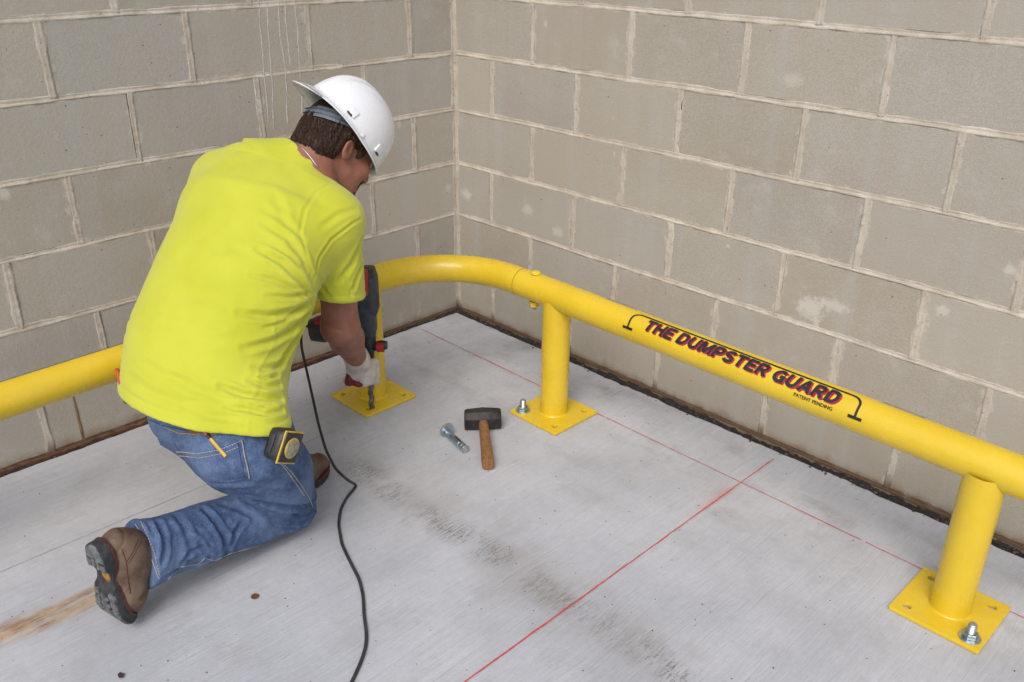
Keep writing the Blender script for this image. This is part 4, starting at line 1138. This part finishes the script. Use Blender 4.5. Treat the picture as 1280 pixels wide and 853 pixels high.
ld = nrm(cuR-kR); Jn.plane(cuR+ld*.006, nrm(ld+np.array([.10, 0, .0])), .004, (cuR+ld*.05, .14)); Jn.plane(anL+nrm(anL-kL)*.045, nrm(anL-kL), .004, (anL+nrm(anL-kL)*.1, .12))
Jn.plane((0, 0, .0035), (0, 0, -1), .008); Jn.plane(dep(258, 482, 2.14), nrm(C[2]-C[1]), .006)
V, F = Jn.surface(2)
N_ = normals(V, F); V = V+N_*(.0030*fbm(V, 11, 13)+.0016*fbm(V, 34, 16, 2))[:, None]
js = Surf(V, F)
js.crease([
    ([(304, 622), (330, 628), (356, 634), (380, 634), (394, 626)], .009, .013, .5), ([(394, 636), (376, 646), (364, 640)], .006, .006, .7), ([(392, 646), (380, 654), (366, 652)], .006, .005, .7), ([(385, 656), (370, 662), (352, 662)], .005, .004, .6),
    ([(255, 637), (270, 654), (281, 672), (282, 694)], .0065, .0080, .9), ([(305, 652), (293, 667), (287, 684), (284, 694)], .0060, .0050, .9),
    ([(197, 651), (205, 672), (206, 690), (202, 708)], .0060, .0062, .9), ([(220, 644), (232, 660), (238, 678), (236, 690)], .0075, .0042, .8), ([(186, 656), (193, 676), (194, 694)], .0045, .0030, .8),
    ([(226, 704), (238, 690), (252, 685), (263, 693)], .0055, .0050, .9), ([(330, 640), (345, 655), (362, 664)], .0055, .0032, .8), ([(276, 630), (300, 636), (322, 648)], .0080, .0034, .7), ([(244, 660), (258, 672), (264, 684)], .0045, .0028, .8),
    ([(232, 700), (248, 706), (262, 698)], .007, .0060, .7), ([(206, 722), (222, 712), (236, 716)], .006, .0050, .7), ([(330, 640), (342, 655), (352, 664)], .009, .0035, .6),
    ([(262, 600), (290, 598), (318, 606), (350, 604)], .012, .0045, .6), ([(300, 612), (330, 612), (362, 618)], .009, .0045, .6), ([(352, 560), (366, 580), (384, 596)], .010, .0035, .6),
    ([(200, 522), (232, 540), (262, 552)], .008, .0025, .5), ([(276, 578), (290, 590), (306, 596)], .007, .0025, .5), ([(344, 600), (366, 606), (386, 604)], .008, .004, .6)])
dcu = (js.V-cuR)@ld; nearc = np.linalg.norm(js.V-cuR, axis=1) < .12
js.V += normals(js.V, F)*(nearc*(-.0016*np.exp(-((dcu+.008)/.003)**2)+.0014*np.exp(-((dcu-.001)/.006)**2)))[:, None]
js.V[:, 2] = np.maximum(js.V[:, 2], .0008)
jeans = fast_mesh('jeans', js.V, F, MT['denim'], man)
js.tree()
for pl in ([(210, 724), (226, 709), (248, 705), (256, 698), (268, 701), (288, 692), (312, 685), (340, 678), (362, 671)],
           [(352, 578), (364, 590), (376, 606), (386, 622), (391, 634)], [(346, 574), (358, 588), (370, 605), (380, 620)]):
    js.line('seam', pl, .0011, MT['stitch'], jeans)
js.line('seam', [(169, 655), (178, 668), (187, 690), (193, 708), (199, 724)], .0011, MT['stitch'], jeans)
js.line('stitching', [(176, 652), (184, 668), (193, 690), (200, 720)], .0012, MT['stitch'], jeans, .0008, .007)
js.line('stitching', [(206, 534), (224, 542), (246, 543), (266, 538)], .0012, MT['stitch_tan'], jeans, .0008, .006)
js.line('seam', [(150, 498), (170, 518), (206, 533), (246, 541), (268, 537)], .0010, MT['denim_dark'], jeans)
def patch_on(surf, name, corners, nu, nv, lift, mat, parent, thick=.0014):
    """sheet laid on a garment inside a photo quad (corners tl, tr, br, bl), with a turned edge"""
    q = np.array(corners, float); V = []; ok = True
    for i in range(nu+1):
        for j in range(nv+1):
            a, b_ = i/nu, j/nv; xy = (q[0]*(1-a)+q[1]*a)*(1-b_)+(q[3]*(1-a)+q[2]*a)*b_
            p = surf.hit(*xy, lift if 0 < i < nu and 0 < j < nv else lift*.15)
            if p is None: return None
            V.append(p)
    F_ = [[i*(nv+1)+j, i*(nv+1)+j+1, (i+1)*(nv+1)+j+1, (i+1)*(nv+1)+j] for i in range(nu) for j in range(nv)]
    return mesh(name, V, F_, mat, parent, True)
pk = [(221, 562), (302, 551), (312, 597), (262, 603)]
pocket = patch_on(js, 'back_pocket', pk, 24, 14, .0030, MT['denim'], jeans)
js.line('pocket_stitching', [(222, 564), (248, 567), (276, 562), (301, 552)], .0013, MT['stitch'], jeans, .0034, .006)
js.line('pocket_stitching', [(224, 569), (250, 572), (278, 567), (300, 558)], .0011, MT['stitch'], jeans, .0034, .006)
js.line('pocket_seam', [(302, 551), (306, 570), (312, 597)], .0014, MT['stitch'], jeans, .0034)
js.line('pocket_stitching', [(297, 553), (301, 572), (306, 595)], .0013, MT['denim_dark'], jeans, .0036, .006)
js.line('pocket_seam', [(312, 597), (288, 603), (264, 602)], .0010, MT['denim_dark'], jeans, .0030)
patch_on(js, 'leather_patch', [(234, 532), (270, 537), (268, 545), (235, 541)], 6, 4, .0030, MT['leather_patch'], jeans)
for a in ([(168, 505), (172, 513), (180, 522), (183, 533)], [(330, 538), (334, 548), (338, 556)]):
    js.line('belt_loop', a, .0045, MT['denim_dark'], jeans, .003)
# ---- hard hat, worn with its peak to the back
hat = empty('hard_hat', (0, 0, 0)); hat.parent = man; hat.location = -man.location
TU = vec(.70, .66, .20); TF = nrm(HF-TU*(HF@TU)); TR = np.cross(TF, TU); TC = dep(429, 163, 2.36)
ha, hb, hh = .134, .114, .132
def hat_pt(az, el, off=0.0, brim=0.0, drop=0.0):
    """az 0 = front; el 0 rim .. pi/2 crown"""
    ca, sa = math.cos(az), math.sin(az); ce, se = math.cos(el)**.86, math.sin(el)**.95
    rib = 0.0
    if el > .15:
        x = hb*ce*sa
        rib = .0055*math.exp(-(x/.017)**4)*min(1, (el-.15)*3)
        rib += .0022*(math.exp(-((x-.043)/.010)**4)+math.exp(-((x+.043)/.010)**4))*min(1, max(0, (el-.3)*3))
    r1, r2, r3 = ha+off+brim, hb+off+brim, hh+off
    return TC+TF*(r1*ce*ca)+TR*(r2*ce*sa)+TU*(r3*se+rib-drop)
nA, V, F = 96, [], []
rows = []
brim_w = lambda az: .008+.035*max(0, -math.cos(az))**1.15+.004*max(0, math.cos(az))**4
for el in np.linspace(math.pi/2-.001, .0, 20): rows.append([hat_pt(2*math.pi*j/nA, el) for j in range(nA)])
for f in (.25, .6, 1.0): rows.append([hat_pt(2*math.pi*j/nA, 0, 0, brim_w(2*math.pi*j/nA)*f, .004*f+.028*f*f*max(0, -math.cos(2*math.pi*j/nA))**3) for j in range(nA)])
rows.append([hat_pt(2*math.pi*j/nA, 0, 0, brim_w(2*math.pi*j/nA)*1.0-.0006, .0040+.004+.020*max(0, -math.cos(2*math.pi*j/nA))**3) for j in range(nA)])
for f in (.6, .25): rows.append([hat_pt(2*math.pi*j/nA, 0, -.003, brim_w(2*math.pi*j/nA)*f, .003+.004*f+.028*f*f*max(0, -math.cos(2*math.pi*j/nA))**3) for j in range(nA)])
for el in np.linspace(.05, math.pi/2-.001, 14): rows.append([hat_pt(2*math.pi*j/nA, el, -.0035) for j in range(nA)])
V = [p for r in rows for p in r]
for i in range(len(rows)-1):
    for j in range(nA): F.append([i*nA+j, (i+1)*nA+j, (i+1)*nA+(j+1) % nA, i*nA+(j+1) % nA])
mesh('shell', V, F, MT['hat'], hat, True)
# accessory slots moulded at the rim and the rivets of the harness
for az in (R_(62), R_(118)):
    o_, e1, e2 = hat_pt(az, .16, .001), nrm(hat_pt(az+.05, .16)-hat_pt(az-.05, .16)), nrm(hat_pt(az, .3)-hat_pt(az, .1)); nn = np.cross(e1, e2)
    if nn@(o_-TC) < 0: nn = -nn
    MB().box(o_, (.030, .022, .006), np.c_[e1, e2, nn], .0022).build('slot_boss', MT['hat'], hat)
    MB().box(o_+e2*-.010, (.016, .004, .008), np.c_[e1, e2, nn], .001).build('slot', MT['black_plastic'], hat)
def strap(name, h0, a0, a1, rr, wd, mat, tilt=0.0, lift=0.0):
    V = []; n = 48
    for i in range(n+1):
        a = a0+(a1-a0)*i/n; r1, r2 = rr
        for w_, o in ((-wd/2, 0), (-wd/2, .002), (wd/2, .002), (wd/2, 0)):
            V.append(hd_(math.sin(a)*(r1+o+lift), -math.cos(a)*(r2+o+lift)-.010, h0+tilt*math.cos(a)+w_))
    F_ = [[i*4+j, i*4+(j+1) % 4, (i+1)*4+(j+1) % 4, (i+1)*4+j] for i in range(n) for j in range(4)]
    return mesh(name, V, F_, mat, hat, True, 40)
strap('headband', .034, R_(-150), R_(150), (.0925, .1060), .024, MT['hat_strap'], -.012)
strap('adjuster', .034, R_(18), R_(58), (.0955, .1085), .030, MT['hat_strap'], -.012)
for row in (-.006, .006):
    dots = MB()
    for k in range(24):
        a = R_(-10+k*3.6); c = hd_(math.sin(a)*.0985, -math.cos(a)*.1120-.010, .034-.012*math.cos(a)+row); t = nrm(hd_(math.cos(a)*.09, math.sin(a)*.106, 0)-HO)
        dots.box(c, (.0024, .0022, .0028), np.c_[t, HU, np.cross(t, HU)])
    tag(dots.build('band_holes', MT['black_plastic'], hat), kind='stuff')
MB().lathe([(.006, 0), (.0062, .002), (.003, .003), (.001, .003)], hat_pt(R_(92), .04, .002), nrm(hat_pt(R_(92), .04)-TC), 14).build('rivet', MT['hat'], hat)

# ---- boots
def foot_frame(pos, X, N, bend):
    """pos(s): outer sole line, X lateral axis, N(s) outward normal of the sole"""
    return pos, X, N
ba = R_(12); XB = np.array([math.cos(ba), math.sin(ba), 0]); NB = np.array([math.sin(ba), -math.cos(ba), 0]); ZB = np.array([0, 0, 1.])
H0 = np.array([.862, -1.806, .247]); SB, RB = .170, .068
def line_r(s):
    if s <= SB: return H0-ZB*s, NB
    ph = min((s-SB)/RB, R_(78)); ex = max(0, (s-SB)-RB*R_(78))
    n = NB*math.cos(ph)-ZB*math.sin(ph); t = -ZB*math.cos(ph)-NB*math.sin(ph)
    return H0-ZB*SB-NB*RB*(1-math.cos(ph))-ZB*RB*math.sin(ph)+t*ex, n
TL = np.array([.648, -1.078, 0.]); DL = nrm((-.10, .99, 0)); XL = np.array([DL[1], -DL[0], 0])
def line_l(s): return TL-DL*(.275-s)+ZB*(.0015+.012*max(0, (s-.2)/.075)**2), -ZB
SW = [(0, .004), (.006, .020), (.02, .031), (.045, .035), (.075, .033), (.10, .030), (.14, .037), (.18, .045), (.21, .044), (.24, .034), (.262, .018), (.272, .004)]
def half_w(s): return float(np.interp(s, [a for a, b in SW], [b for a, b in SW]))
bt_surf = []
def build_boot(line, X, shaft, med, name_root=None):
    bt = empty('boot', (0, 0, 0)); bt.parent = man; bt.location = -man.location
    f = Field(np.min([line(s)[0] for s in np.linspace(0, .27, 12)]+[shaft[-1]], axis=0)-.10, np.max([line(s)[0] for s in np.linspace(0, .27, 12)]+[shaft[-1]], axis=0)+.10, .0042)
    cp = lambda s, o, x=0: line(s)[0]-line(s)[1]*o+X*x
    f.cone(cp(.034, .052), cp(.10, .058), .0345, .036, .02); f.cone(cp(.10, .058), cp(.185, .048, .003), .036, .040, .02); f.cone(cp(.185, .048, .003), cp(.236, .041, 0), .040, .030, .02)
    f.cone(cp(.060, .080), cp(.14, .066), .042, .036, .03)
    for a, b in zip(shaft[:-1], shaft[1:]): f.cone(a, b, .040, .046, .03)
    V, F_ = f.surface(2); V = V+normals(V, F_)*(.0018*fbm(V, 24, 3)+.0009*fbm(V, 70, 5, 2))[:, None]
    V[:, 2] = np.maximum(V[:, 2], .002)
    u = Surf(V, F_)
    q = np.array([[s, (p-V).__abs__().sum(1).min()] for s, p in [(s, line(s)[0]) for s in (.1,)]])
    for s_, dp in ((.165, .004), (.178, .003), (.192, .0028)):               # flex creases across the vamp
        c, n = line(s_); t = nrm(line(s_+.004)[0]-line(s_-.004)[0]); d = (V-c)@t+.004*fbm(V, 30, 4); up_ = (V-c)@(-n)
        u.V = u.V-normals(V, F_)*(dp*np.exp(-(d/.0045)**2)*np.clip((up_-.035)/.03, 0, 1))[:, None]
    for s_ in (.080,):                                                        # quarter seam
        c, n = line(s_); t = nrm(line(s_+.004)[0]-line(s_-.004)[0]); d = (V-c)@(t*.8-n*.6)+.020
        u.V = u.V-normals(V, F_)*(.0022*np.exp(-(d/.0022)**2))[:, None]
    fast_mesh('upper', u.V, F_, MT['boot'], bt)
    S_ = np.r_[np.linspace(0, .03, 7), np.linspace(.04, .24, 22), np.linspace(.248, .272, 6)]; nx = 9
    def sole(name, th_out, th_in, grow, mat):
        V = []; F2 = []; m = len(S_)
        for s in S_:
            c, n = line(s); w_ = half_w(s)+grow; sh = med*.006*math.exp(-((s-.11)/.04)**2)
            for j in range(nx):
                x = (j/(nx-1)*2-1); V.append(c+X*(x*w_+sh)+n*th_out(s))
        for s in S_:
            c, n = line(s); w_ = half_w(s)+grow*.8; sh = med*.006*math.exp(-((s-.11)/.04)**2)
            for j in range(nx): V.append(c+X*((j/(nx-1)*2-1)*w_+sh)-n*th_in(s))
        o = m*nx
        for i in range(m-1):
            for j in range(nx-1):
                F2.append([i*nx+j, i*nx+j+1, (i+1)*nx+j+1, (i+1)*nx+j]); F2.append([o+i*nx+j, o+(i+1)*nx+j, o+(i+1)*nx+j+1, o+i*nx+j+1])
            F2.append([i*nx, (i+1)*nx, o+(i+1)*nx, o+i*nx]); F2.append([i*nx+nx-1, o+i*nx+nx-1, o+(i+1)*nx+nx-1, (i+1)*nx+nx-1])
        for j in range(nx-1):
            F2.append([j, o+j, o+j+1, j+1]); k = (m-1)*nx; F2.append([k+j, k+j+1, o+k+j+1, o+k+j])
        return mesh(name, V, F2, mat, bt, True, 38)
    prof = lambda s: float(np.interp(s, [0, .012, .066, .074, .115, .128, .25, .272], [-.003, 0, 0, -.015, -.015, -.004, -.004, -.006]))
    sole('sole', prof, lambda s: .021, 0, MT['sole_rubber']); sole('welt', lambda s: -.0212, lambda s: .0265, .0022, MT['boot_welt'])
    def lug(poly, h, mat, name='lug'):
        V = []; n = len(poly); lo = -.004
        for lv in (lo, h-.0012, h):
            cx = np.mean([p[0] for p in poly]); cy = np.mean([p[1] for p in poly]); k = 1 if lv < h else .88
            for s, x in poly:
                s2, x2 = cx+(s-cx)*k, cy+(x-cy)*k
                c, nn = line(s2); V.append(c+X*(x2*half_w(s2))+nn*(prof(s2)+lv))
        F3 = [[l*n+j, l*n+(j+1) % n, (l+1)*n+(j+1) % n, (l+1)*n+j] for l in (0, 1) for j in range(n)]+[[2*n+j for j in range(n)]]
        return mesh(name, V, F3, mat, bt, True, 30)
    L_ = MT['sole_lug']
    lug([(.005, -.55), (.004, .55), (.016, .86), (.040, .90), (.043, .3), (.034, 0), (.043, -.3), (.040, -.90), (.016, -.86)], .003, L_)
    for sg in (-1, 1):
        lug([(.048, .92*sg), (.066, .90*sg), (.064, .50*sg), (.050, .46*sg)], .003, L_)
        lug([(.041, .38*sg), (.062, .40*sg), (.066, .10*sg), (.040, .08*sg)], .003, L_)
        for s0 in (.132, .152, .172, .192, .212, .230): lug([(s0, .93*sg), (s0+.014, .93*sg), (s0+.011, .48*sg), (s0-.004, .52*sg)], .005, L_)
    for s0 in (.138, .158, .178, .198, .218): lug([(s0, -.36), (s0+.009, 0), (s0, .36), (s0+.011, .36), (s0+.019, 0), (s0+.011, -.36)], .005, L_)
    lug([(.094+.012*math.cos(t), .45*math.sin(t)) for t in np.arange(10)*2*math.pi/10], .002, MT['sole_orange'], 'sole_badge')
    bt_surf.append((u.tree(), bt))
    return bt
cp_ = lambda s, o: line_r(s)[0]-line_r(s)[1]*o
build_boot(line_r, XB, [cp_(.085, .070), cuR-ld*.03], -1)
cpl = lambda s, o: line_l(s)[0]-line_l(s)[1]*o
build_boot(line_l, XL, [cpl(.075, .075), anL-nrm(anL-kL)*.03], 1)

us, bt_ = bt_surf[0]
for pl in ([(158, 703), (166, 690), (173, 674)], [(161, 704), (169, 691), (176, 676)], [(152, 686), (158, 703), (160, 722), (163, 742)]):
    us.line('seam', pl, .0011, MT['boot_welt'], bt_, .0002)

# ---- rotary hammer drill standing on its bit
drill = empty('drill', (AX[0], AX[1], 0), 'dark grey and red corded hammer drill held upright over the first base plate', 'drill')
axp = lambda z, r=0, f=0: np.array([AX[0], AX[1], z])+np.array([CR[0], CR[1], 0])/math.hypot(CR[0], CR[1])*r+np.array([CF[0], CF[1], 0])/math.hypot(CF[0], CF[1])*f
hr = nrm((CR[0], CR[1], 0)); hf = nrm((CF[0], CF[1], 0)); RD = np.c_[hr, hf, ZB]
bitr = [(.0085*math.cos(0), 0)]
nb, ns = 64, 16; V = []; F = []
for i in range(nb+1):
    z = -.004+.196*i/nb; tw_ = 2*math.pi*z/.042
    for j in range(ns):
        th = 2*math.pi*j/ns; rr = .0058+.0042*max(0, math.cos(th-tw_))**.6+.0042*max(0, -math.cos(th-tw_))**.6*0+.001
        V.append((AX[0]+rr*math.cos(th), AX[1]+rr*math.sin(th), z))
for i in range(nb):
    for j in range(ns): F.append([i*ns+j, i*ns+(j+1) % ns, (i+1)*ns+(j+1) % ns, (i+1)*ns+j])
mesh('bit', V, F, MT['steel_bit'], drill, True, 50)
MB().lathe([(.011, .185), (.016, .19), (.020, .205), (.021, .235), (.026, .24), (.028, .275), (.030, .285)], (AX[0], AX[1], 0), ZB, 28).build('chuck', MT['black_plastic'], drill)
def rbox(name, c, size, mat, bev, parent=drill):
    return MB().box(c, size, RD, bev).build(name, mat, parent, True, 60)
rbox('gear_case', axp(.335), (.062, .075, .115), MT['drill_body'], .016)
body_ = rbox('motor_housing', axp(.418, .010), (.066, .074, .135), MT['drill_body'], .018)
for k in range(5): rbox('vent', axp(.455-.0*k, .014+.0-.011*k+.006, -.036), (.0042, .004, .052), MT['black_plastic'], .0008, body_)
rbox('side_switch', axp(.405, .036, -.01), (.014, .030, .050), MT['black_plastic'], .004)
rbox('top_cap', axp(.480, .012), (.052, .070, .046), MT['black_plastic'], .016)
rbox('red_grip', axp(.466, .004, -.031), (.036, .034, .084), MT['drill_red'], .014)
rbox('rear_handle', axp(.445, -.045, .03), (.085, .036, .034), MT['black_plastic'], .012)
mt_ = MB().tube([axp(.315, -.02, -.012), axp(.312, -.08, -.016), axp(.305, -.135, -.020), axp(.300, -.172, -.022)], [.036, .042, .044, .034], 22, True).build('motor', MT['black_plastic'], drill)
MB().tube([axp(.345, -.060, -.040), axp(.347, -.11, -.044), axp(.338, -.150, -.045)], [.010, .014, .010], 12, True).build('red_trim', MT['drill_red'], drill)
kn = MB().tube([axp(.235, .020, .0), axp(.240, .045, .0), axp(.241, .062, .0)], [.014, .017, .013], 16, True).build('side_knob', MT['black_plastic'], drill)
MB().tube([axp(.236, .030, -.006), axp(.238, .052, -.006)], [.0165, .0172], 16, True).build('red_trim', MT['drill_red'], drill)

# ---- gloves closed round the drill
def glove(palm, back, side, grip_c, name, right=True):
    g = Field(palm-.12, palm+.12, .0036)
    g.ell(palm, np.array([side, nrm(np.cross(side, back)), back]), (.043, .046, .024), .015)
    w_ = wrR if right else wrL
    g.cone(w_, palm, .036, .036, .03); g.cone(w_-nrm(palm-w_)*.012, w_+nrm(palm-w_)*.01, .040, .038, .006)
    up_ = nrm(np.cross(side, back))
    for k in range(4):                                              # four fingers curling round the grip
        ln = (.92, 1.0, .97, .82)[k]; o = palm+up_*(.030-.0205*k)+side*.030
        a = o; b_ = o+side*.020*ln-back*.026*ln; c_ = b_-back*.030*ln-side*.006; d_ = c_-side*.030*ln-back*.006
        g.cone(a, b_, .0115, .0108, .006); g.cone(b_, c_, .0108, .0100, .004); g.cone(c_, d_, .0100, .0088, .004)
    a = palm-side*.028+up_*.020; b_ = a-side*.016-back*.026+up_*.010; c_ = b_+side*.012-back*.030
    g.cone(a, b_, .0145, .0125, .010); g.cone(b_, c_, .0125, .0105, .004)
    V, F_ = g.surface(2); V = V+normals(V, F_)*(.0018*fbm(V, 45, 3)+.0007*fbm(V, 150, 4, 2))[:, None]
    return fast_mesh(name, V, F_, MT['glove'], man)
pR = dep(452, 465, 2.80); g1 = glove(pR, nrm(-CF+.25*CR), nrm(CR*.95+CF*.25), None, 'glove')
pm = Field(pR-.09, pR+.09, .0036); pm.ell(dep(439, 471, 2.795), np.array([nrm(CR+CU*-.5), nrm(CU+CR*.5), CF]), (.017, .032, .030), .01)
pm.ell(dep(447, 479, 2.79), np.array([nrm(CR+CU*-.35), nrm(CU+CR*.35), CF]), (.022, .012, .028), .015)
V, F = pm.surface(1); fast_mesh('glove_palm', V+normals(V, F)*(.002*fbm(V, 60, 3))[:, None], F, MT['glove_palm'], g1)
pL = axp(.440, -.065, .04); glove(pL, nrm(ZB*.9-hf*.3), nrm(hf), None, 'glove', False)

# ---- power cord
cpx = [(379, 404, 2.78), (376, 418, 2.77), (377, 436, 2.75), (383, 462, 2.71), (391, 498, 2.65), (398, 530, 2.59), (407, 562, 2.53), (419, 586, 2.475), (434, 600, 2.44)]
pts = [axp(.302, -.165, -.022)]+[dep(*a) for a in cpx]
for a in [(446, 607), (443, 611), (434, 621), (426, 636), (423, 655), (427, 680), (438, 703), (449, 724), (454, 745), (455, 770), (458, 790), (458, 806), (452, 826), (441, 850), (428, 876), (420, 910)]: pts.append(floor_at(*a, .0042))
pts = np.array(pts); pts[:, 2] = np.maximum(pts[:, 2], .0042)
d = np.r_[0, np.cumsum(np.linalg.norm(np.diff(pts, axis=0), axis=1))]; u = np.linspace(0, d[-1], 170)
pts = np.stack([np.interp(u, d, pts[:, i]) for i in range(3)], 1)
for _ in range(4): pts[1:-1] = (pts[:-2]+2*pts[1:-1]+pts[2:])/4
pts[:, 2] = np.maximum(pts[:, 2], .0042)
tag(MB().tube(pts, .0041, 10).build('power_cord', MT['cord_rubber']), 'black power cord hanging from the drill and snaking across the slab', 'cord')

# ---- things carried on the belt
th_ = js.hit(350, 560); tc = dep(353, 556, ((th_-CAM)@CF if th_ is not None else 1.985)-.030); tn = nrm(CR*.88-CF*.40-CU*.26); tu = nrm(CU*.93+CR*.36-tn*((CU*.93+CR*.36)@tn)); tw2 = np.cross(tu, tn); RT = np.c_[tw2, tu, tn]
tape = empty('tape_measure', tc, 'black tape measure with yellow edge clipped to the right side of the jeans', 'tape measure')
MB().box(tc, (.066, .074, .048), RT, .016).build('case', MT['black_plastic'], tape, True, 60)
MB().box(tc+tn*.0215, (.0668, .0748, .0036), RT, .0017).build('rim', MT['tape_yellow'], tape, True, 60)
MB().box(tc+tn*.0235, (.060, .068, .006), RT, .0028).build('side_plate', MT['black_plastic'], tape, True, 60)
MB().lathe([(.0235, 0), (.0235, .0055), (.0228, .0062), (.001, .0062)], tc+tn*.0225, tn, 36).build('face', MT['tape_yellow'], tape)
MB().lathe([(.0212, 0), (.0212, .0068), (.0203, .0074), (.001, .0074)], tc+tn*.0225, tn, 36).build('label', MT['tape_label'], tape)
MB().box(tc+tw2*-.030-tu*.0-tn*.006, (.012, .046, .014), RT, .003).build('clip', MT['black_plastic'], tape)
pp = [js.hit(257, 540, .007), js.hit(266, 551, .006), js.hit(280, 567, .003)]
if all(p is not None for p in pp):
    pa_, pb_ = pp[0], pp[2]; pd = nrm(pb_-pa_)
    pen = empty('pencil', pa_, 'yellow pencil with pink eraser poking out of the back pocket', 'pencil')
    MB().tube([pa_+pd*.0, pa_+pd*.010], .0040, 10).build('eraser', MT['pencil_pink'], pen)
    MB().tube([pa_+pd*.010, pa_+pd*.022], .0042, 10).build('ferrule', MT['black_plastic'], pen)
    MB().tube([pa_+pd*.022, pa_+pd*.075], .0041, 6).build('shaft', MT['pencil_yellow'], pen, True, 20)
def near_ray(V, px, py):
    r = nrm(ray(px, py)); d = np.linalg.norm(np.cross(V-CAM, r), axis=1); return float((V[d.argmin()]-CAM)@CF)
ta, tb = dep(147, 462, near_ray(ts.V, 152, 464)+.030), dep(157, 499, near_ray(ts.V, 160, 490)+.030)
tool = empty('belt_tool', ta, 'flat orange handled tool tucked behind the left hip under the shirt', 'tool')
ax_ = nrm(tb-ta); sx_ = nrm(np.cross(ax_, CF)); sz_ = np.cross(sx_, ax_)
MB().box((ta+tb)/2, (.008, np.linalg.norm(tb-ta), .016), np.c_[sx_, ax_, sz_], .003).build('handle', MT['tool_orange'], tool)
MB().box(tb+ax_*.005, (.008, .014, .014), np.c_[sx_, ax_, sz_], .003).build('tip', MT['black_plastic'], tool)
# neck chain
sb.tree(); L = sb.trace([(352, 176), (360, 176), (370, 180), (382, 190), (390, 200), (397, 210)], 3, .0022)
if len(L) > 3:
    tag(MB().tube(L, .0017, 7).build('neck_chain', MT['chain_silver'], man, True, None))
